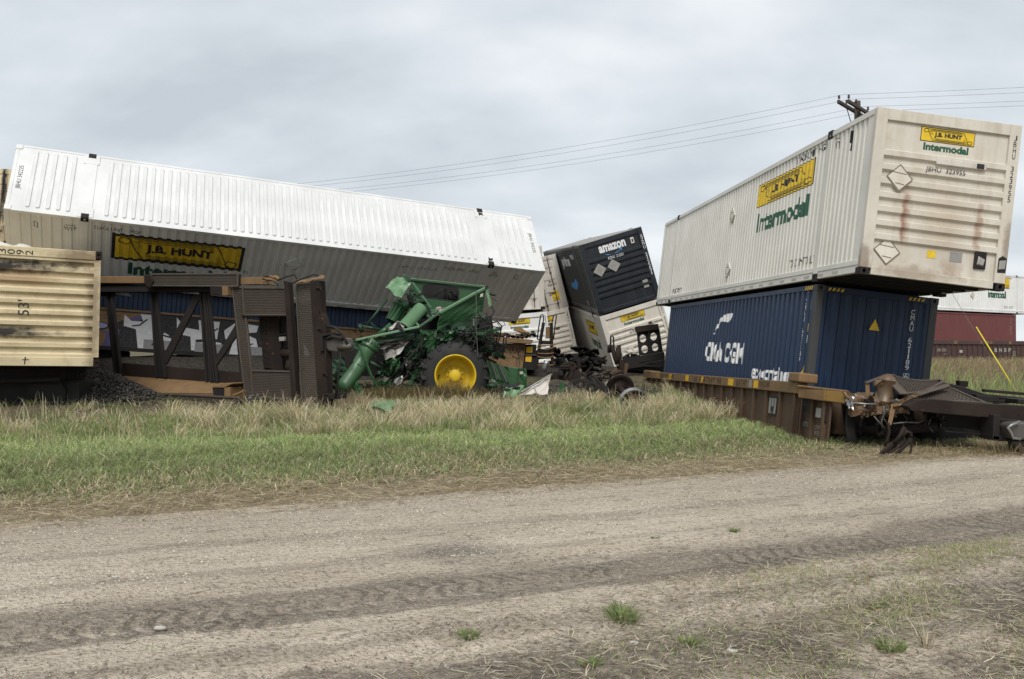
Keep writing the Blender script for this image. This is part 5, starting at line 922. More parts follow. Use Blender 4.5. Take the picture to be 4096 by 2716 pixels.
# collapsed side rail and the unloading auger
MB().beam(K(410, 735, -.4), K(1012, 608, -.15), .10, .06).obj('side_rail', M['green_pale_lit'], H, bevel=.012); MB().beam(K(1010, 610, -.15), K(1205, 474, 0), .09, .06).obj('side_rail', M['green'], H, bevel=.012)
kc('rail_skirt', [(425, 748, -.35), (1005, 640, -.1), (900, 712, -.1), (620, 770, -.25)], 'green_dark', 8, 3, .06, .012, 22, .08); kc('torn_sheet', [(615, 775, -.2), (910, 690, 0), (880, 790, 0), (640, 830, -.2)], 'steel', 7, 4, .14, .012, 23, .12); kc('rail_bracket', [(1015, 625, -.2), (1105, 670, -.1), (1100, 695, -.1), (1015, 655, -.2)], 'green', 3, 2, .02, .02, 3)
ua_ = MB().tube([K(585, 735, -.25), K(565, 765, -.27), K(540, 800, -.3), K(515, 845, -.32), K(485, 890, -.35), K(460, 940, -.4), K(430, 990, -.45), K(390, 1045, -.52), K(350, 1100, -.6), K(310, 1155, -.68), K(265, 1215, -.75)], [.17, .19, .2, .2, .2, .195, .19, .19, .188, .187, .185], 24)
ua_.v = [(x + .022 * math.sin(z * 9 + y * 6) * math.sin(x * 14), y + .03 * math.sin(z * 11 + x * 7), z + .012 * math.sin(x * 17)) for x, y, z in ua_.v]; ua_.obj('unloading_auger', M['green_mid_lit'], H, smooth=True)
c_ = K(540, 800, -.3); ax = (K(485, 890, -.35) - c_).normalized()
MB().lathe([(-.05, .0), (-.05, .24), (0, .25), (.04, .24), (.04, .19)], c_, ax, 24).obj('auger_flange', M['green'], H)
for k in range(14):
    a_ = k * math.pi / 7; u_ = ax.orthogonal().normalized(); w_ = ax.cross(u_); r_ = u_ * math.cos(a_) + w_ * math.sin(a_); MB().beam(c_ - ax * .16 + r_ * .2, c_ + ax * .02 + r_ * .235, .02, .03, up=r_).obj('flange_rib', M['green_dark'], H)
c_ = K(430, 985, -.45); MB().lathe([(-.01, .19), (0, .205), (.02, .205), (.03, .19)], c_, (K(350, 1100, -.6) - c_).normalized(), 24).obj('auger_band', M['black_iron'], H)
kt('auger_stay', [(440, 780, -.7), (500, 930, -.75), (560, 1080, -.7), (620, 1195, -.6)], .035, 'green', n=6)
# body and chassis below the tank
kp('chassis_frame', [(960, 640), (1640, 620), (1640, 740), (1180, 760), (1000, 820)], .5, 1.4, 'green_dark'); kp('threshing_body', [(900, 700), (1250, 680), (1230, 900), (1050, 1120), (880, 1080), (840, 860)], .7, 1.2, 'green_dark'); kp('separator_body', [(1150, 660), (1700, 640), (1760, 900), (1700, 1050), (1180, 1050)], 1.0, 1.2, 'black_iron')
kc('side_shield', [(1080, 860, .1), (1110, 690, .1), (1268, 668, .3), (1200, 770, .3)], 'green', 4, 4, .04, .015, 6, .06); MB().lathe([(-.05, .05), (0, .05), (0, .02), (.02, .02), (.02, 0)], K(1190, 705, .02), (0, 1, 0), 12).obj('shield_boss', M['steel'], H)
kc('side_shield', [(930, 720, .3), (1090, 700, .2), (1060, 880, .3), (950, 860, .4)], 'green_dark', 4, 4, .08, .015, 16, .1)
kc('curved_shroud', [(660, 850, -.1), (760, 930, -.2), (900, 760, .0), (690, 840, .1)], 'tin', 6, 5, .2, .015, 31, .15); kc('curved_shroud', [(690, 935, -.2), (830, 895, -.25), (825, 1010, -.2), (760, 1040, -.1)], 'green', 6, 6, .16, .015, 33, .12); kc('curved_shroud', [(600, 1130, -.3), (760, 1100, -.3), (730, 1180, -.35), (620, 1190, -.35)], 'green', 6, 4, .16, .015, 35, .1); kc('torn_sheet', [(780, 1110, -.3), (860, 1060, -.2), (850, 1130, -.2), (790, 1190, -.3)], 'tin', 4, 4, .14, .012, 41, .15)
kc('torn_sheet', [(380, 1150, -.9), (430, 1120, -.9), (500, 1260, -1.0), (400, 1270, -1.0)], 'green', 4, 5, .12, .012, 37, .15); kc('torn_sheet', [(165, 1130, -.5), (285, 1190, -.5), (270, 1230, -.55), (160, 1200, -.5)], 'black_iron', 4, 3, .1, .012, 39, .1)
kc('torn_sheet', [(170, 930, .6), (300, 900, .6), (310, 1050, .5), (180, 1080, .5)], 'green_dark', 4, 4, .1, .02, 43, .1)
g_ = random.Random(21)
for k in range(22):
    x, y = g_.uniform(600, 1130), g_.uniform(650, 1080); w_, h_ = g_.uniform(70, 190), g_.uniform(60, 170)
    kc('bent_panel', [(x, y + g_.uniform(-20, 20), g_.uniform(0, .45)), (x + w_, y + g_.uniform(-40, 40), g_.uniform(0, .45)), (x + w_ + g_.uniform(-40, 20), min(1150, y + h_), g_.uniform(0, .4)), (x + g_.uniform(-20, 40), min(1150, y + h_ + g_.uniform(-30, 30)), g_.uniform(0, .4))], ('green_dark', 'green', 'black_iron', 'green_dark', 'green', 'tin')[k % 6], 6, 6, .16, .012, 700 + k, .18)
for k in range(9):
    x, y = g_.uniform(1120, 1560), g_.uniform(600, 700); kc('bent_panel', [(x, y, .1), (x + g_.uniform(50, 130), y + g_.uniform(-30, 20), .3), (x + g_.uniform(40, 120), y + g_.uniform(50, 110), .3), (x - 10, y + g_.uniform(40, 90), .1)], ('green', 'green_dark', 'black_iron')[k % 3], 5, 4, .10, .012, 740 + k, .2)
kc('bent_panel', [(300, 760, .5), (470, 690, .5), (480, 800, .4), (330, 840, .4)], 'green_dark', 5, 4, .14, .012, 760, .2); kc('bent_panel', [(185, 1030, -.2), (320, 990, -.2), (330, 1130, -.3), (200, 1150, -.3)], 'green_dark', 5, 4, .14, .012, 761, .2)
# wheel
wc = K(1348, 1068, .15); ax = Vector((.10, -1, .03)).normalized(); wheel = MB().lathe([(-.30, .50), (-.31, .56), (-.30, .70), (-.24, .82), (-.12, .865), (.12, .865), (.24, .82), (.30, .70), (.31, .56), (.30, .52), (.24, .50)], wc, ax, 56).obj('tyre', M['rubber'], H, smooth=True)
u0 = ax.orthogonal().normalized(); w0 = ax.cross(u0)
for k in range(34):
    a_ = k * 2 * math.pi / 34 ; s_ = 1 if k % 2 else -1; r0 = u0 * math.cos(a_) + w0 * math.sin(a_); a2 = a_ + .2; r1 = u0 * math.cos(a2) + w0 * math.sin(a2)
    MB().hexa([wc + ax * (.01 * s_) + r0 * .85, wc + ax * (.30 * s_) + r1 * .74, wc + ax * (.30 * s_) + (r1 + (r1 - r0) * .55).normalized() * .74, wc + ax * (.01 * s_) + (r0 + (r1 - r0) * .5).normalized() * .85, wc + ax * (.01 * s_) + r0 * .915, wc + ax * (.285 * s_) + r1 * .885, wc + ax * (.285 * s_) + (r1 + (r1 - r0) * .4).normalized() * .885, wc + ax * (.01 * s_) + (r0 + (r1 - r0) * .38).normalized() * .915]).obj('tread_lug', M['rubber'], wheel, bevel=.012)
rim = MB().lathe([(.29, .535), (.33, .545), (.345, .53), (.33, .505), (.27, .49), (.16, .475), (.02, .46), (-.10, .43), (-.14, .36), (-.12, .26), (-.04, .22), (-.04, .0)], wc, ax, 56).obj('rim', M['rim_yellow'], H, smooth=True)
MB().lathe([(-.04, .17), (.03, .165), (.06, .12), (.06, 0)], wc, ax, 24).obj('hub', M['rim_yellow'], rim, smooth=True)
for k in range(10):
    a_ = k * math.pi / 5; MB().lathe([(-.04, .018), (-.01, .018), (-.01, 0)], wc + (u0 * math.cos(a_) + w0 * math.sin(a_)) * .2, ax, 6).obj('wheel_nut', M['steel'], rim)
# rear axle box lying to the right
kc('axle_housing', [(1645, 935, .35), (1850, 990, .4), (1840, 1170, .35), (1650, 1110, .3)], 'green', 5, 4, .08, .05, 51, .06); kp('axle_box', [(1830, 985), (2020, 1010), (2028, 1175), (1840, 1160)], .45, .6, 'green'); kc('axle_cover', [(1940, 1000, .35), (2025, 1010, .4), (2030, 1190, .4), (1955, 1150, .3)], 'green', 3, 5, .08, .02, 53, .05); kp('maker_plate', [(1960, 1032), (1992, 1030), (1993, 1054), (1962, 1056)], .25, .01, 'pale_mark', bevel=0)
kt('axle_tube', [(1640, 1160, .1), (1750, 1170, .1)], .06, 'green_dark', n=12); kp('step_rail', [(1500, 665), (1640, 660), (1640, 688), (1505, 690)], .35, .1, 'green')
for i in range(7): MB().beam(K(1650 + i * 24, 930 + i * 8, .28), K(1690 + i * 30, 1090 + i * 8, .25), .03, .05).obj('linkage_bar', M[('green', 'green_dark', 'steel')[i % 3]], H)
for i in range(14):
    x, y = rnd.uniform(1560, 1800), rnd.uniform(640, 950); a_ = rnd.uniform(-.5, .5); l_ = rnd.uniform(60, 190); MB().beam(K(x, y, .3 + rnd.random() * .5), K(x + l_ * math.cos(a_), y + l_ * math.sin(a_), .3 + rnd.random() * .5), rnd.uniform(.04, .12), rnd.uniform(.04, .12)).obj('broken_bar', M[rnd.choice(('green', 'green_dark', 'black_iron', 'green', 'tan'))], H, bevel=.006)
for pts in ([(1390, 640, .1), (1480, 650, .05), (1640, 620, .1)], [(1560, 640, 0), (1660, 600, 0), (1790, 620, .1), (1720, 700, .1)], [(1640, 580, .2), (1750, 560, .2), (1790, 600, .2), (1770, 720, .2), (1700, 860, .2)], [(1800, 900, .1), (1805, 760, .1), (1815, 680, .1), (1835, 665, .1), (1830, 760, .1), (1790, 890, .1)], [(1600, 700, .1), (1700, 740, 0), (1760, 700, .1), (1740, 640, .1)], [(1640, 480, .3), (1680, 560, .2), (1650, 640, .2)], [(1690, 410, .6), (1720, 460, .5), (1690, 520, .4), (1700, 600, .3)]): kt('bent_hydraulic_pipe', pts, .02, 'black_iron', n=7)
for i in range(60):
    bx_, by_, w_, h_ = rnd.choice(((1560, 480, 230, 420), (1600, 560, 190, 300), (440, 560, 280, 160), (640, 880, 380, 260), (880, 740, 200, 320), (900, 240, 200, 200), (560, 800, 300, 330), (1200, 640, 420, 100))); x, y = bx_ + rnd.random() * w_, by_ + rnd.random() * h_; pts = [(x, y, rnd.uniform(-.2, .5))]
    for k in range(rnd.randint(2, 5)): x += rnd.uniform(-60, 60); y += rnd.uniform(-50, 70); pts.append((x, min(y, 1180), rnd.uniform(-.3, .5)))
    kt('loose_wire' if i % 3 else 'loose_hose', pts, rnd.choice((.008, .01, .014, .02)), rnd.choice(('black_iron', 'rubber', 'steel', 'green_dark', 'black_iron')), n=5)
for a_, b_, r_ in (((705, 350, .1), (512, 592, -.2), .035), ((1025, 775, -.2), (700, 1135, -.4), .02), ((545, 940, -.4), (650, 1000, -.3), .045), ((1035, 690, 0), (1030, 900, 0), .03), ((450, 600, .2), (660, 640, .2), .04), ((440, 580, .2), (470, 660, .2), .06), ((1580, 490, .3), (1640, 545, .2), .045), ((1610, 500, .3), (1590, 560, .2), .03), ((1680, 300, .9), (1725, 310, .8), .03), ((1690, 330, .9), (1745, 370, .8), .01)): kt('control_rod', [a_, b_], r_, 'green_dark' if r_ > .03 else 'black_iron', n=7)
for i in range(12):
    x, y = rnd.uniform(600, 1060), rnd.uniform(820, 1130); kc('torn_sheet', [(x, y, 0), (x + rnd.uniform(30, 120), y + rnd.uniform(-40, 40), .1), (x + rnd.uniform(20, 100), y + rnd.uniform(50, 120), .1), (x - 20, y + rnd.uniform(40, 110), 0)], rnd.choice(('green_dark', 'black_iron', 'green_dark', 'steel')), 3, 3, .15, .012, 60 + i, .3)
ch = wthing('hanging_chain', 'thin steel chain hanging from the rim of the green grain tank', 'chain', K(1560, 880, -.3)); n = 46; lk = None
for i in range(n):
    f = i / (n - 1); c_ = K(1547 + 14 * f ** 2 + 2 * math.sin(f * 9), 285 + 600 * f, .9 - 1.05 * min(1, f * 2.2) if f < .45 else -.15)
    if lk is None: o = MB().box((-.012, -.006, -.036), (.012, .006, .036)).obj('chain_link', M['steel'], ch, bevel=.005); lk = o.data
    else: o = link('chain_link', lk, None, ch, .005)
    o.location = c_; o.rotation_euler = (0, 0, (i % 2) * 1.57)

# loose debris on the grass
def debris(name, label, q, mat, nu=5, nv=4, amp=.08, th=.012, seed=0, cut=.12, cat='scrap metal'):
    c_ = [at(*p_) for p_ in q]; p = wthing(name, label, cat, sum(c_, Vector()) / 4, 'sheet metal torn off in the crash'); MB().crumple(c_, nu, nv, amp, th, seed, cut).obj('sheet', M[mat], p); return p
debris('green_panel', 'pale green bent panel lying in the grass in front of the harvester', [(1480, 1625, 20.4), (1560, 1645, 20.0), (1590, 1612, 21), (1500, 1598, 21.3)], 'green_pale_lit', seed=71)
p = debris('green_panel', 'folded green corner panel on the grass beside the white sheet', [(2012, 1584, 22), (2068, 1590, 21.8), (2094, 1548, 22.4), (2022, 1552, 22.6)], 'green_pale_lit', seed=73, amp=.1); MB().crumple([at(2015, 1560, 22.3), at(2080, 1550, 22.3), at(2085, 1530, 22.9), at(2020, 1540, 23)], 3, 3, .04, .012, 4).obj('fold', M['black_iron'], p)
p = debris('white_sheet', 'torn off white metal sheet with a crease leaning on the dirt', [(2084, 1578, 21.9), (2186, 1575, 21.9), (2206, 1500, 22.6), (2180, 1515, 22.6)], 'white_dirty', 7, 4, .05, .01, 75, .10); MB().beam(at(2086, 1568, 21.8), at(2200, 1500, 22.5), .05, .02).obj('stiffener', M['tin'], p); MB().beam(at(2135, 1540, 22.1), at(2148, 1575, 21.85), .02, .012).obj('stiffener', M['tin'], p)
debris('green_panel', 'small upright green scrap beside the broken bogie frame', [(2235, 1570, 22.6), (2255, 1565, 22.6), (2258, 1530, 22.8), (2240, 1532, 22.8)], 'green', seed=77, amp=.06)
p = wthing('silver_duct', 'bent silver pipe stuck in the dirt between the ladder rails', 'pipe', Q9(1075, 930, 28)); MB().tube([Q9(1130, 760, 28), Q9(1115, 800, 28), Q9(1090, 870, 28), Q9(1070, 930, 28)], [.09, .1, .1, .09], 12).obj('pipe_body', M['bright_steel'], p, smooth=True)
p = wthing('crumpled_tarp', 'crumpled pale tarp on top of the scorched container', 'tarp', at(40, 1015, 20.6)); MB().crumple([at(-150, 1012, 20.3), at(200, 1018, 20.3), at(120, 990, 21.0), at(-150, 935, 21.0)], 14, 8, .16, .01, 81, .1).obj('tarp_sheet', M['cloth'], p, smooth=True)
p = wthing('container_support', 'dark heap of bogie parts propping up the scorched cream container', 'bogie', at(120, 1600, 21)); 
for lo, hi in (((-12.9, 20.6, .2), (-9.9, 22.2, .95)), ((-12.2, 21.0, .9), (-10.4, 22.4, 1.28))): MB().box(lo, hi).obj('bogie_frame', M['black_iron'], p, bevel=.06)
for x in (-12.3, -10.6): MB().lathe([(-.07, .0), (-.07, .40), (.0, .44), (.06, .42), (.06, .0)], (x, 20.5, .62), (.15, -1, 0), 28).obj('wheel', M['black_iron'], p, smooth=True)
MB().tube([(-12.6, 20.3, .9), (-11.4, 20.25, .95), (-10.2, 20.3, .98)], .05, 8).obj('brake_beam', M['rust_dark'], p)

# ------------------------------------------------------------------ train still standing in the distance
gx = Vector((.825, .565, 0)); gy = Vector((-.565, .825, 0)); gO = Vector((33.4, 65, 0)) + gy * 1.3
p, prof, FS, FE = container('far white container with yellow logo on the standing train', mat4(gO + Vector((0, 0, 4.40)), gx, gy, (0, 0, 1)), mats=dict(side='white_bright', end='white_bright', frame='white_bright', roof='white_bright'), pitch=.25, roofribs=False, group='containers on the standing train')
jb_logo(p, FS, 1.7, 1.85, 5.1, 2.7, shifted(prof), (1.95, 1.1, 4.5, 1.65), .05, False); decal(p, 'side_lettering', [rect_txt('STACK LIMIT HIGH', 3.8, 2.58, 5.4, 2.7), rect_txt('TOFC UNIT', 4.2, .36, 5.5, .55)], FS, M['ink'], shifted(prof)); diamond(p, FS, -.2, 1.2, .25, seed=4)
p, prof, FS, FE = container('maroon container under the far white container on the standing train', mat4(gO + Vector((0, 0, 1.5)), gx, gy, (0, 0, 1)), 12.192, 2.438, 2.82, 'cma', dict(side='maroon', end='maroon', frame='maroon', roof='maroon', cast='maroon'), .278, endstyle='vertical', roofribs=False, group='containers on the standing train')
decal(p, 'number_lettering', vtext('TCLU 482150', 5.35, 2.55, 1.3, .1) + vtext('45G1', 5.7, 2.5, 1.9, .08), FS, M['pale_mark'], shifted(prof))
p = thing('well_car', 'brown well car with pale lettering carrying the maroon container', 'rail car', mat4(gO, gx, gy, (0, 0, 1)), 'cars of the standing train')
well_sides(p, -7.5, 7.2, 1.42, 2.33, .86, ('bnsf', 'bnsf'), .68, ch=.28, refl=(-1, [(-3.1, .45, 'tan'), (.35, .35, 'tan'), (1.2, .4, 'tan'), (1.75, .3, 'tan'), (4.4, .4, 'tan')]))
fb = ((0, -1.44, 0), (1, 0, 0), (0, 0, 1), (0, -1, 0)); decal(p, 'car_lettering', [rect_txt(c_, x, 1.5, x + .36, 1.78, .03) for c_, x in zip('BNSF', (2.45, 3.12, 3.8, 4.45))], fb, M['pale_mark'], None, .03); decal(p, 'car_lettering', [rect_txt('BNSF 253033', -5.1, 1.55, -3.9, 1.75), rect_txt('LT WT', -4.3, 1.3, -3.95, 1.4), rect(-2.3, 1.45, -1.9, 1.65), rect_txt('53', 5.1, 1.2, 5.45, 1.55)], fb, M['pale_mark'], None, .03)
for sx in (-7.9, 7.9):
    for dx in (-.85, .85): MB().lathe([(-.06, .0), (-.06, .42), (.06, .44), (.06, 0)], (sx + dx, -.75, .95), (0, 1, 0), 24).obj('wheel', M['black_iron'], p, smooth=True)
MB().box((7.2, -1.4, 1.2), (9.5, 1.4, 1.6)).obj('end_platform', M['bnsf'], p)
p = thing('well_car', 'black car end with round holes at the far end of the standing train', 'rail car', mat4(gO + gx * 9.6, gx, gy, (0, 0, 1)), 'cars of the standing train'); me = plate_holes([(-1.5, 1.6), (1.5, 1.6), (1.5, 4.0), (-1.5, 4.0)], [ngon(-.6, 3.3, .28, .35, 14), ngon(.6, 3.3, .28, .35, 14), ngon(-.6, 2.3, .28, .35, 14), ngon(.6, 2.3, .28, .35, 14)], (0, -1.45, 0), (1, 0, 0), (0, 0, 1), (0, .15, 0)); link('hole_plate', me, M['bnsf'], p); MB().box((-.2, -1.45, 1.1), (12, 1.45, 1.6)).obj('car_floor', M['bnsf'], p)
for sy in (-.75, .75):
    p = thing('rail', 'steel rail under the standing train, ' + ('on the near side' if sy < 0 else 'on the far side'), 'rail', mat4(gO, gx, gy, (0, 0, 1)), 'rails of the track'); MB().box((-45, sy - .035, .40), (60, sy + .035, .55)).obj('rail_head', M['bright_steel'], p)
MB().hexa([gO + gx * s_ + gy * y_ + Vector((0, 0, z_)) for z_, w in ((-.3, 3.4), (.42, 1.7)) for s_, y_ in ((-45, -w), (60, -w), (60, w), (-45, w))]).obj('track_bed', soil_m, None)['kind'] = 'structure'

# ------------------------------------------------------------------ power line
pdir = Vector((-.93, .37, 0)).normalized(); adir = Vector((.637, .771, 0)); aperp = Vector((-.771, .637, 0)); P0 = Vector((14.86, 38.6, 0)); wires = [[], [], [], []]
def pole(label, P):
    g0 = float(gz(P.x, P.y)) - .4; p = wthing('utility_pole', label, 'utility pole', P + Vector((0, 0, g0)), 'utility poles of the power line')
    MB().tube([P + Vector((0, 0, g0)), P + Vector((0, 0, 6)), P + Vector((0, 0, 12.35))], [.19, .165, .13], 14).obj('post', M['wood'], p, smooth=True)
    for k, off in enumerate((-.2, .2)):
        c_ = P + aperp * -off + Vector((0, 0, 12.0 - .05 * k)); MB().beam(c_ - adir * 1.75, c_ + adir * 1.75, .11, .14).obj('crossarm', M['wood'], p, bevel=.01)
        for s_ in (-1.65, -.75, .75, 1.65):
            b_ = c_ + adir * s_ + Vector((0, 0, .07)); MB().lathe([(0, .015), (.08, .015), (.08, .05), (.12, .055), (.13, .035), (.16, .05), (.2, .045), (.22, .02), (.22, 0)], b_, (0, 0, 1), 12).obj('insulator', M['insulator'], p, smooth=True)
        for s_ in (-1, 1): MB().beam(P + Vector((0, 0, 11.2)) - aperp * off, c_ + adir * s_ * .8, .03, .02).obj('arm_brace', M['rust_dark'], p)
    MB().tube([P + pdir * .2 + Vector((0, 0, 10.8)), P + pdir * .22 + Vector((0, 0, 11.4))], .12, 10).obj('fuse_cutout', M['insulator'], p)
    return [P + adir * s_ + Vector((0, 0, 12.28)) for s_ in (-1.65, -.75, .75, 1.65)]
PL, PC, PR = P0 + pdir * 62, P0, P0 - pdir * 50; pl = [pole(l_, q_) for l_, q_ in (('wooden pole at the end of the wires beyond the beige container', PL), ('wooden pole with two crossarms rising behind the tall white container', PC), ('wooden pole at the end of the wires beyond the guy wire', PR))]
for k in range(4):
    p = wthing('power_line', ('nearest', 'second nearest', 'third', 'farthest')[k] + ' of the four wires strung between the wooden poles', 'wire', pl[1][k], 'wires of the power line')
    for a_, b_ in ((pl[0][k], pl[1][k]), (pl[1][k], pl[2][k])):
        sag = 1.9 if (a_ - b_).length > 55 else .9; MB().tube([a_.lerp(b_, i / 24) - Vector((0, 0, sag * 4 * (i / 24) * (1 - i / 24))) for i in range(25)], .0055, 5).obj('wire_span', M['steel'], p)
ga_, gb_ = at(4062, 1562, 30.2), P0 + Vector((0, 0, 10.9)); p = wthing('guy_wire', 'slanting guy wire with yellow plastic guard anchored in the grass', 'guy wire', ga_)
MB().tube([ga_ - Vector((0, 0, .3)), gb_], .008, 6).obj('stay_wire', M['steel'], p); MB().tube([ga_ - (gb_ - ga_) * .005, ga_ + (gb_ - ga_) * .205], .021, 10).obj('yellow_guard', M['guard'], p, smooth=True)

# ------------------------------------------------------------------ ground cover (uncountable stuff)
def attr_mat(name, rough, trans=0.0):
    m = bpy.data.materials.new(name); m.use_nodes = True; t = m.node_tree; b = t.nodes['Principled BSDF']; a = N(t, 'ShaderNodeAttribute'); a.attribute_name = 'tint'
    t.links.new(a.outputs['Color'], b.inputs['Base Color']); b.inputs['Roughness'].default_value = rough; b.inputs['Specular IOR Level'].default_value = .2
    if trans:
        tr = N(t, 'ShaderNodeBsdfTranslucent'); t.links.new(a.outputs['Color'], tr.inputs[0]); mx = N(t, 'ShaderNodeMixShader'); mx.inputs[0].default_value = trans; t.links.new(b.outputs[0], mx.inputs[1]); t.links.new(tr.outputs[0], mx.inputs[2]); t.links.new(mx.outputs[0], t.nodes['Material Output'].inputs[0])
    return m
blade_m = attr_mat('grass_blade', .6, .38); stone_m = attr_mat('stone', .9)
def bigmesh(name, co, faces, tint, mat, label, cat, smooth=False):
    """faces: list of (n, array of vertex ids)"""
    me = bpy.data.meshes.new(name); me.vertices.add(len(co)); me.vertices.foreach_set('co', np.ascontiguousarray(co, np.float32).ravel())
    idx = np.concatenate([f.ravel() for f in faces]); st = []; o = 0
    for f in faces: st.append(o + np.arange(len(f)) * f.shape[1]); o += f.size
    st = np.concatenate(st); me.loops.add(len(idx)); me.loops.foreach_set('vertex_index', idx); me.polygons.add(len(st)); me.polygons.foreach_set('loop_start', st); me.update(calc_edges=True)
    at_ = me.attributes.new('tint', 'FLOAT_COLOR', 'POINT'); at_.data.foreach_set('color', np.c_[tint, np.ones(len(tint))].astype(np.float32).ravel())
    return tag(link(name, me, mat), label, cat, None, 'stuff')
def blades(name, label, cat, x, y, z, h, w, lean, az, tint, curl=.5):
    n = len(x); d = np.c_[np.cos(az), np.sin(az)]; s = npr.uniform(0, 6.283, n); sd = np.c_[np.cos(s), np.sin(s)] * (w / 2)[:, None]
    def lv(f, hf, wd):
        bx_ = np.c_[x, y] + d * (lean * h * f)[:, None]; return bx_, z + h * hf, wd
    V = np.zeros((n, 7, 3))
    for k, (f, hf, wd) in enumerate(((0, 0, .8), (.22, .45, 1.0), (.62, .80, .7), (1.0, None, 0))):
        hh = hf if hf is not None else 1.0 - curl * np.clip(lean, 0, 1) * .5
        b_ = np.c_[x, y] + d * (lean * h * f)[:, None]; zz_ = z + h * hh
        if k < 3:
            V[:, 2 * k, :2] = b_ - sd * wd; V[:, 2 * k + 1, :2] = b_ + sd * wd; V[:, 2 * k, 2] = zz_; V[:, 2 * k + 1, 2] = zz_
        else: V[:, 6, :2] = b_; V[:, 6, 2] = zz_
    i = np.arange(n)[:, None] * 7
    quads = np.concatenate([i + [0, 1, 3, 2], i + [2, 3, 5, 4]]); tris = i + np.array([4, 5, 6])
    return bigmesh(name, V.reshape(-1, 3), [quads, tris], np.repeat(tint, 7, 0), blade_m, label, cat)
def field(n, q0, q1, s0, s1, bias=1.0):
    q = q0 + (q1 - q0) * npr.random(n) ** bias; s = npr.uniform(s0, s1, n); return s * QE.x + q * QN.x, 10.6 + s * QE.y + q * QN.y, q, s
def in_view(x, y, m=2.6): return (y > 1) & (np.abs(x) < y * .585 + m)
def mixcol(n, cols, p, jit=.18): return np.array(cols)[npr.choice(len(cols), n, p=p)] * npr.uniform(1 - jit, 1 + jit, (n, 1)) * npr.uniform(.95, 1.05, (n, 3))
GREEN = [(.22, .30, .085), (.28, .355, .12), (.185, .235, .11), (.32, .33, .16)]; DRY = [(.54, .45, .29), (.68, .60, .43), (.42, .335, .205), (.28, .22, .14)]
def patch(x, y, k=1, sd=0): return .5 + .5 * np.clip(wob(x * 1.0, y * 1.0, k, sd) * 1.3, -1, 1)
edge_q = lambda x, y: 6.35 + .27 * np.clip(-x, 0, 12) + .45 * wob(x, y, .7, 5) + .25 * wob(x, y, 2.3, 8)
# mown green verge
x, y, q, s = field(200000, .9, 9.8, -13, 13.5); k = in_view(x, y) & (q < edge_q(x, y) + .5) & (npr.random(len(x)) < np.clip((q - .7 + .7 * (patch(x, y, 1.7, 2) - .5)) / 1.6, 0.02, 1)); x, y, q = x[k], y[k], q[k]; n = len(x)
dry = np.clip(.60 - .14 * q + .55 * (patch(x, y, .8, 4) - .5) + .4 * (patch(x, y, 3.1, 14) - .5), .04, .85); isd = npr.random(n) < dry
tint = np.where(isd[:, None], mixcol(n, DRY, [.3, .2, .3, .2]), mixcol(n, [(.25, .32, .11), (.31, .37, .15), (.215, .255, .135), (.36, .36, .20)], [.3, .3, .22, .18], .32) * (.94 + .40 * sm((q - edge_q(x, y) + 3.4) / 2.4) + .25 * (patch(x, y, 1.9, 23) - .5))[:, None])
blades('grass', 'short green verge grass along the gravel road', 'grass', x, y, gz(x, y) - .01, npr.uniform(.05, .14, n) * (.5 + .19 * np.clip(q, 0, 5.5)) * (.7 + .6 * patch(x, y, 2.6, 31)), npr.uniform(.007, .014, n), npr.uniform(.4, 1.7, n), npr.uniform(0, 6.283, n), tint)
# tall rough grass up to the wreck: tussocks over a shorter mixed sward
def clear(x, y, q):
    bare = ((q > 10.8) & (x < -4.0)) | ((q > 11.8) & (x > -4.0) & (x < 4.6)) | ((x > 4.6) & (q > 13)) | ((x > -11.2) & (x < -8.2) & (q > 10.2))
    return ~((bare & (npr.random(len(x)) > .06)) | ((x > 5.0) & (x < 8.6) & (y > 15.0)) | ((x > 5.5) & (y < 18) & (q < 6.9)))
x, y, q, s = field(150000, 6.0, 15.5, -14, 14.5); k = in_view(x, y) & clear(x, y, q) & (q > edge_q(x, y)); x, y, q = x[k], y[k], q[k]; n = len(x)
dm = patch(x, y, .8, 11) * .6 + patch(x, y, 2.2, 3) * .4; isd = npr.random(n) < np.clip((dm - .32) * 1.1, .06, .55)
tint = np.where(isd[:, None], mixcol(n, DRY, [.33, .25, .27, .15]), mixcol(n, GREEN, [.25, .25, .3, .2]) * 1.0)
blades('grass', 'rough mixed green and straw coloured grass in front of the wreck', 'grass', x, y, gz(x, y) - .02, npr.uniform(.09, .24, n), npr.uniform(.006, .012, n), npr.uniform(.3, 1.5, n), npr.uniform(0, 6.283, n), tint)
cx, cy, cq, _ = field(2600, 6.4, 13.5, -14, 14.5); k = in_view(cx, cy) & clear(cx, cy, cq) & (cq > edge_q(cx, cy)) & (patch(cx, cy, 1.1, 17) > .22); cx, cy, cq = cx[k], cy[k], cq[k]; m = len(cx)
cd = npr.random(m) < np.clip((patch(cx, cy, .8, 11) * .6 + patch(cx, cy, 2.2, 3) * .4 - .45) * 3.0, .04, .95); chh = npr.uniform(.17, .50, m) * np.where(cd, 1.45, .85) * np.where(cq > 9.8, .72, 1); cdir = npr.uniform(0, 6.283, m)
nb = 55; i = np.repeat(np.arange(m), nb); n = len(i); a_ = npr.uniform(0, 6.283, n); r_ = npr.random(n) ** .5 * .15; x = cx[i] + r_ * np.cos(a_); y = cy[i] + r_ * np.sin(a_)
isd = np.where(npr.random(n) < .2, ~cd[i], cd[i]); tint = np.where(isd[:, None], mixcol(n, DRY, [.36, .40, .18, .06]) * 1.12, mixcol(n, GREEN, [.25, .25, .3, .2])) * (.85 + .3 * npr.random(m))[i][:, None]
ln = npr.uniform(.2, 1.25, n); dxy = np.c_[np.cos(a_) * .8 + np.cos(cdir[i]) * .7, np.sin(a_) * .8 + np.sin(cdir[i]) * .7]
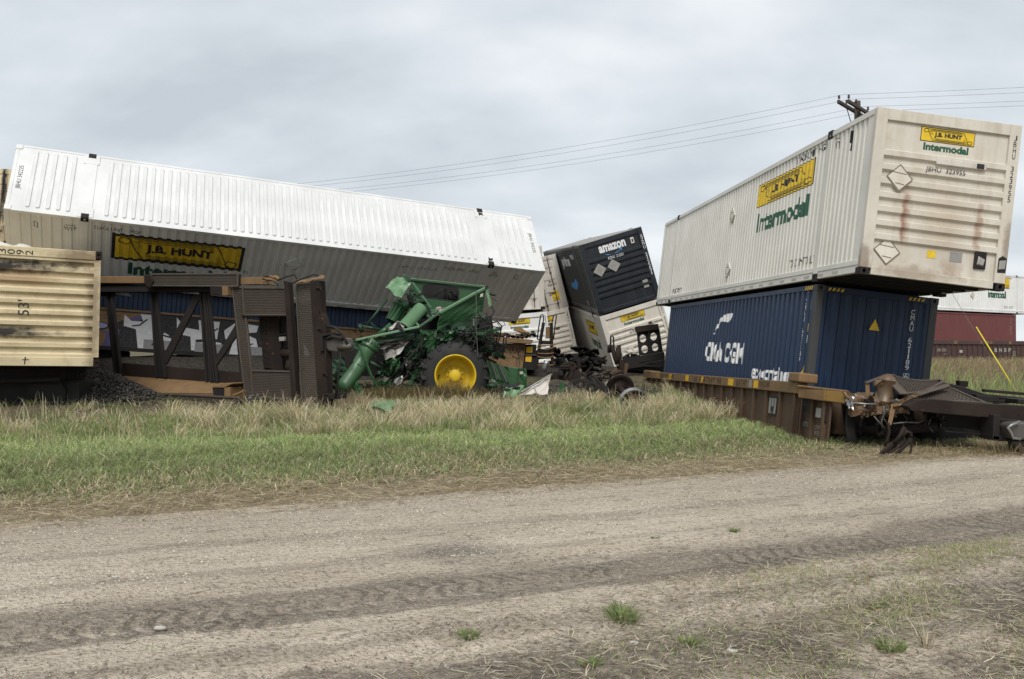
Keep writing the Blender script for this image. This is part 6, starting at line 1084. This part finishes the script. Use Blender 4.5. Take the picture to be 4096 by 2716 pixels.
blades('grass', 'tussocks of tall green and straw coloured grass in front of the wreck', 'grass', x, y, gz(x, y) - .02, chh[i] * npr.uniform(.55, 1.15, n), npr.uniform(.006, .012, n), ln, np.arctan2(dxy[:, 1], dxy[:, 0]) + npr.normal(0, .4, n), tint, 1.0)
x, y, q, s = field(2600, 6.8, 11.5, -14, 14); k = in_view(x, y) & (patch(x, y, .55, 11) > .35) & ~((x > 4.9) & (y > 15)); x, y = x[k], y[k]; n = len(x)
blades('grass', 'thin pale seed stalks standing above the tall rough grass', 'grass', x, y, gz(x, y), npr.uniform(.3, .62, n), npr.uniform(.006, .009, n), npr.uniform(.1, .5, n), npr.uniform(0, 6.283, n), mixcol(n, DRY, [.3, .6, .1, 0]))
# grass on the slope beyond, right
x = npr.uniform(11, 46, 42000); y = npr.uniform(24, 63, 42000); k = in_view(x, y, 3) & (x / y > .40); x, y = x[k], y[k]; n = len(x); isd = npr.random(n) < np.clip((y - 27) / 9, .2, 1) * (.55 + .6 * patch(x, y, .3, 5))
blades('grass', 'tall brown grass on the bank below the standing train', 'grass', x, y, gz(x, y) - .03, npr.uniform(.25, .7, n) * np.clip((66 - y) / 20, .35, 1), npr.uniform(.012, .028, n), npr.uniform(.2, .8, n), npr.normal(.6, .9, n), np.where(isd[:, None], mixcol(n, [(.23, .165, .10), (.29, .21, .13), (.34, .27, .16)], [.4, .4, .2]), mixcol(n, GREEN, [.3, .3, .2, .2])))
# straw along the road edge and hay litter on the ground
x, y, q, s = field(120000, -.35, 2.6, -13, 14); k = in_view(x, y) & (npr.random(len(x)) < np.exp(-((q - .75) / .85) ** 2) * (.25 + .9 * patch(x, y, 1.1, 9))); x, y = x[k], y[k]; n = len(x)
def litter(name, label, x, y, z, l, w, tint, up=.12):
    n = len(x); a_ = npr.uniform(0, 6.283, n); bnd = npr.uniform(-.7, .7, n); p0 = np.c_[x, y, z]; d1 = np.c_[np.cos(a_), np.sin(a_), npr.uniform(-.02, up, n)] * (l * .5)[:, None]; d2 = np.c_[np.cos(a_ + bnd), np.sin(a_ + bnd), npr.uniform(-up, up * .5, n)] * (l * .5)[:, None]; sd = np.c_[-np.sin(a_), np.cos(a_), npr.uniform(-.4, .4, n)] * (w / 2)[:, None]
    p1 = p0 + d1; p2 = p1 + d2; p2[:, 2] = np.maximum(p2[:, 2], z + .002); V = np.stack([p0 - sd, p0 + sd, p1 - sd, p1 + sd, p2 - sd * .5, p2 + sd * .5], 1); i = np.arange(n)[:, None] * 6
    return bigmesh(name, V.reshape(-1, 3), [np.concatenate([i + [0, 1, 3, 2], i + [2, 3, 5, 4]])], np.repeat(tint, 6, 0), blade_m, label, 'straw')
surf = lambda x, y: np.where(qs(x, y)[0] < .45, gz(x, y) + road_z(x, y), gz(x, y))
litter('straw', 'dry cut straw strewn along the edge of the gravel road', x, y, surf(x, y) + npr.uniform(.0, .05, n), npr.uniform(.06, .26, n), npr.uniform(.004, .008, n), mixcol(n, [(.47, .385, .25), (.38, .30, .19), (.62, .54, .38), (.24, .185, .12), (.20, .21, .10)], [.3, .25, .2, .15, .1]), .3)
x, y, q, s = field(110000, -8.6, -4.2, -6, 9); k = in_view(x, y, .6) & (npr.random(len(x)) < np.clip(.06 + (x + 1.0 - (y - 4.5) * .3) * .22, .04, 1) * (.2 + patch(x, y, 1.5, 6))); x, y = x[k], y[k]; n = len(x)
litter('straw', 'dry straw and stubble bits scattered over the near dirt', x, y, surf(x, y) + npr.uniform(.0, .012, n), npr.uniform(.03, .15, n), npr.uniform(.003, .006, n), mixcol(n, [(.46, .40, .28), (.60, .54, .41), (.24, .19, .13), (.36, .30, .20)], [.3, .25, .25, .2]), .25)
# sparse green in the dirt, right
x, y, q, s = field(190000, -8.6, -4.2, -5, 9); k = in_view(x, y, .6) & (npr.random(len(x)) < np.clip((x + .1 - (y - 4.5) * .45) * .26, 0.005, .6) * np.clip((patch(x, y, 1.9, 13) - .36) * 3, .03, 1)); x, y = x[k], y[k]; n = len(x)
blades('grass', 'sparse short grass growing through the near dirt', 'grass', x, y, surf(x, y) - .004, npr.uniform(.015, .06, n), npr.uniform(.0025, .005, n), npr.uniform(.4, 1.6, n), npr.uniform(0, 6.283, n), np.where((npr.random(n) < .35)[:, None], mixcol(n, DRY, [.4, .2, .3, .1]), mixcol(n, GREEN, [.3, .3, .2, .2]) * 1.1))
def tuft(label, u, v, n, rad, hh, name='grass_tuft', cols=GREEN, lift=0.0):
    d = 1.65 * F / (v - 1400); c_ = at(u, v, d); a_ = npr.uniform(0, 6.283, n); r_ = rad * np.sqrt(npr.random(n)) * .45; x = c_.x + r_ * np.cos(a_); y = c_.y + r_ * np.sin(a_)
    o = blades(name, label, 'grass tuft', x, y, surf(x, y) - .004, npr.uniform(.5, 1.1, n) * hh, npr.uniform(.004, .007, n), npr.uniform(.5, 1.6, n), a_ + npr.normal(0, .5, n), mixcol(n, cols, [.3, .25, .3, .15], .3) * .85); del o['kind']; o['group'] = 'grass tufts in the bare dirt'; return o
tuft('big bright green grass tuft alone beside the wheel ruts', 2490, 2455, 240, .2, .075); tuft('low green grass tuft on the bare dirt left of the big tuft', 1875, 2535, 130, .12, .04); tuft('leafy weed in the dirt right of the big tuft', 3520, 2395, 120, .12, .035); tuft('small dark tuft on the pale gravel', 2940, 2130, 60, .08, .05); tuft('tiny tuft on the pale gravel beside the small dark one', 2620, 2155, 40, .07, .03)
tuft('wide grass tuft among the straw at the near corner', 3560, 2590, 150, .16, .06); tuft('yellowish tuft at the near edge of the dirt', 2360, 2660, 120, .13, .035); tuft('tall thin dry stalks standing in the near dirt', 3700, 2580, 26, .08, .16, 'dry_stalks', DRY); tuft('flat green tuft at the edge of the wheel ruts', 2760, 2560, 110, .13, .04)
# dry plants caught round the harvester wheel
def heap(label, u, v, d, n, rx, rz, cols, hh):
    c_ = at(u, v, d); x = c_.x + npr.normal(0, rx, n); y = c_.y + npr.uniform(-.5, .15, n); return blades('dry_weeds', label, 'weeds', x, y, gz(x, y) + npr.random(n) ** 2 * rz * np.exp(-((x - c_.x) / rx) ** 2 * .5), npr.uniform(.4, 1.0, n) * hh, npr.uniform(.005, .01, n), npr.uniform(.2, 1.0, n), npr.uniform(0, 6.283, n), mixcol(n, cols, [.3, .25, .25, .2], .3))
BRN = [(.20, .14, .07), (.28, .21, .11), (.13, .11, .05), (.16, .17, .06)]
heap('brown weeds torn up around the yellow wheel rim', 1810, 1585, 22.8, 2600, .5, .35, BRN, .45); heap('brown weeds crushed under the front of the harvester', 1600, 1590, 22.8, 2200, .7, .15, BRN, .4); heap('straw piled against the fallen green auger tube', 1420, 1600, 21.4, 1400, .35, .2, DRY, .35); heap('dark weeds beside the folded green panel', 1950, 1575, 22.8, 1500, .5, .1, BRN, .35)
heap('dry roots and weeds hanging under the dark car end by the gravel', 3980, 1790, 14.3, 320, .8, .05, BRN, .26)
# stones
OCT = np.array([(1, 0, 0), (-1, 0, 0), (0, 1, 0), (0, -1, 0), (0, 0, 1), (0, 0, -1)], float); OF = np.array([(0, 2, 4), (2, 1, 4), (1, 3, 4), (3, 0, 4), (2, 0, 5), (1, 2, 5), (3, 1, 5), (0, 3, 5)])
def stones(name, label, x, y, z, r_, tint, cat='gravel', flatn=.6):
    n = len(x); V = OCT[None] * npr.uniform(.65, 1.3, (n, 6, 1)) * r_[:, None, None]; V += npr.normal(0, .18, V.shape) * r_[:, None, None]; V[:, :, 2] *= flatn; a_ = npr.uniform(0, 6.283, n); c_, s_ = np.cos(a_)[:, None], np.sin(a_)[:, None]
    V = np.stack([V[:, :, 0] * c_ - V[:, :, 1] * s_, V[:, :, 0] * s_ + V[:, :, 1] * c_, V[:, :, 2]], -1) + np.c_[x, y, z][:, None]; f = (np.arange(n)[:, None, None] * 6 + OF[None]).reshape(-1, 3); return bigmesh(name, V.reshape(-1, 3), [f], np.repeat(tint, 6, 0), stone_m, label, cat)
x, y, q, s = field(170000, -5.2, .2, -11, 12); k = in_view(x, y, .5) & (npr.random(len(x)) < (.15 + .85 * patch(x, y, 1.2, 21)) * np.where(q > -2.9, 1, .35)); x, y = x[k], y[k]; n = len(x)
stones('gravel', 'loose pale pebbles on the gravel road', x, y, surf(x, y), npr.uniform(.0035, .0085, n) * np.where(npr.random(n) < .22 * patch(x, y, .9, 2) ** 2 * (qs(x, y)[0] > -3) + .015, 1.9, 1), mixcol(n, [(.52, .47, .385), (.42, .37, .30), (.58, .54, .465), (.24, .205, .16)], [.35, .25, .12, .28]) * (1 - .55 * np.exp(-((qs(x, y)[0] + 3.6) / .45) ** 2))[:, None])
x, y, q, s = field(40000, -8.5, -3.0, -8, 9); k = in_view(x, y, .5); x, y = x[k], y[k]; n = len(x); stones('soil_clods', 'small dark soil clods and pebbles on the near dirt', x, y, surf(x, y), npr.uniform(.003, .009, n), mixcol(n, [(.20, .17, .13), (.30, .26, .21), (.42, .38, .32), (.12, .10, .08)], [.35, .3, .1, .25]))
# ballast thrown about under the wreck
def bal(n, cx, cy, sx, sy, hz, rot=0.4):
    a_ = npr.normal(0, sx, n); b_ = npr.normal(0, sy, n); x = cx + a_ * math.cos(rot) - b_ * math.sin(rot); y = cy + a_ * math.sin(rot) + b_ * math.cos(rot); return x, y, gz(x, y) + hz * np.exp(-(a_ / sx) ** 2 * .6 - (b_ / sy) ** 2 * .6)
bx = [bal(3600, -10.1, 21.9, .8, .7, .70), bal(9000, -8.4, 29.5, 7.0, .9, .72), bal(2600, .9, 24.2, 1.1, .7, .05), bal(2600, 2.0, 26.5, 1.6, 1.4, .1), bal(1500, -2.5, 26.5, 2.5, 1.0, .1)]
x, y, z = [np.concatenate(c_) for c_ in zip(*bx)]; n = len(x); stones('ballast', 'dark grey track ballast heaped and scattered under the wreck', x, y, z, npr.uniform(.02, .05, n), mixcol(n, [(.050, .045, .040), (.072, .064, .056), (.034, .030, .027), (.10, .09, .078)], [.4, .3, .2, .1]), 'ballast', .8)
def mound(name, cx, cy, sx, sy, hz, rot, ext=2.4):
    a_ = np.linspace(-ext * sx, ext * sx, 60); b_ = np.linspace(-ext * sy, ext * sy, 40); A, B = np.meshgrid(a_, b_); X = cx + A * math.cos(rot) - B * math.sin(rot); Y = cy + A * math.sin(rot) + B * math.cos(rot); Z = gz(X, Y) - .06 + (hz + .06) * np.exp(-(A / sx) ** 2 * .6 - (B / sy) ** 2 * .6) * (1 + .12 * wob(X * 3, Y * 3)) - .02
    gridmesh(name, X, Y, Z, bal_m)
def bal_build(t, q, s, rc, noise):
    nB = noise(9, 5, .7); vo = N(t, 'ShaderNodeTexVoronoi'); vo.inputs['Scale'].default_value = 16; g = N(t, 'ShaderNodeNewGeometry'); t.links.new(g.outputs[0], vo.inputs[0])
    return mixc(t, ramp(t, [(.3, 0), (.7, 1)], nB).outputs[0], (.035, .031, .027), (.070, .062, .053)), mth(t, 'ADD', nB, mth(t, 'MULTIPLY', vo.outputs['Distance'], -1.5)), .9, .06
bal_m = ground_mat('ballast_bed', bal_build)
mound('ballast_heap', -10.1, 21.9, .8, .7, .67, .4); mound('ballast_bed', -8.4, 29.5, 10.0, 1.2, .72, .4015); mound('dirt_heap', 2.0, 25.6, 2.4, 1.6, .08, .4); mound('dirt_heap', -2.2, 25.4, 3.0, 1.4, .06, .4)
# single pale stones on the road
for u, v, r_, lb in ((640, 2515, .028, 'flat pale stone lying in the wheel rut'), (2930, 2610, .022, 'white stone lying in the near dirt'), (460, 2308, .02, 'round white pebble on the pale gravel'), (2535, 2570, .02, 'pinkish stone beside the flat green tuft')):
    d = 1.65 * F / (v - 1400); c_ = at(u, v, d); g = random.Random(u); mb = MB().lathe([(-.5 * r_, 0), (-.4 * r_, .7 * r_), (0, r_), (.35 * r_, .75 * r_), (.5 * r_, .2 * r_), (.5 * r_, 0)], (0, 0, 0), (.1, .1, 1), 9); mb.v = [(x * 1.5 * g.uniform(.9, 1.1), y * g.uniform(.9, 1.1), z) for x, y, z in mb.v]; o = mb.obj('stone', M['pale_mark'], None, smooth=True); o.location = (c_.x, c_.y, float(surf(np.array([c_.x]), np.array([c_.y]))[0]) + r_ * .35); tag(o, lb, 'stone', 'pale stones on the road')
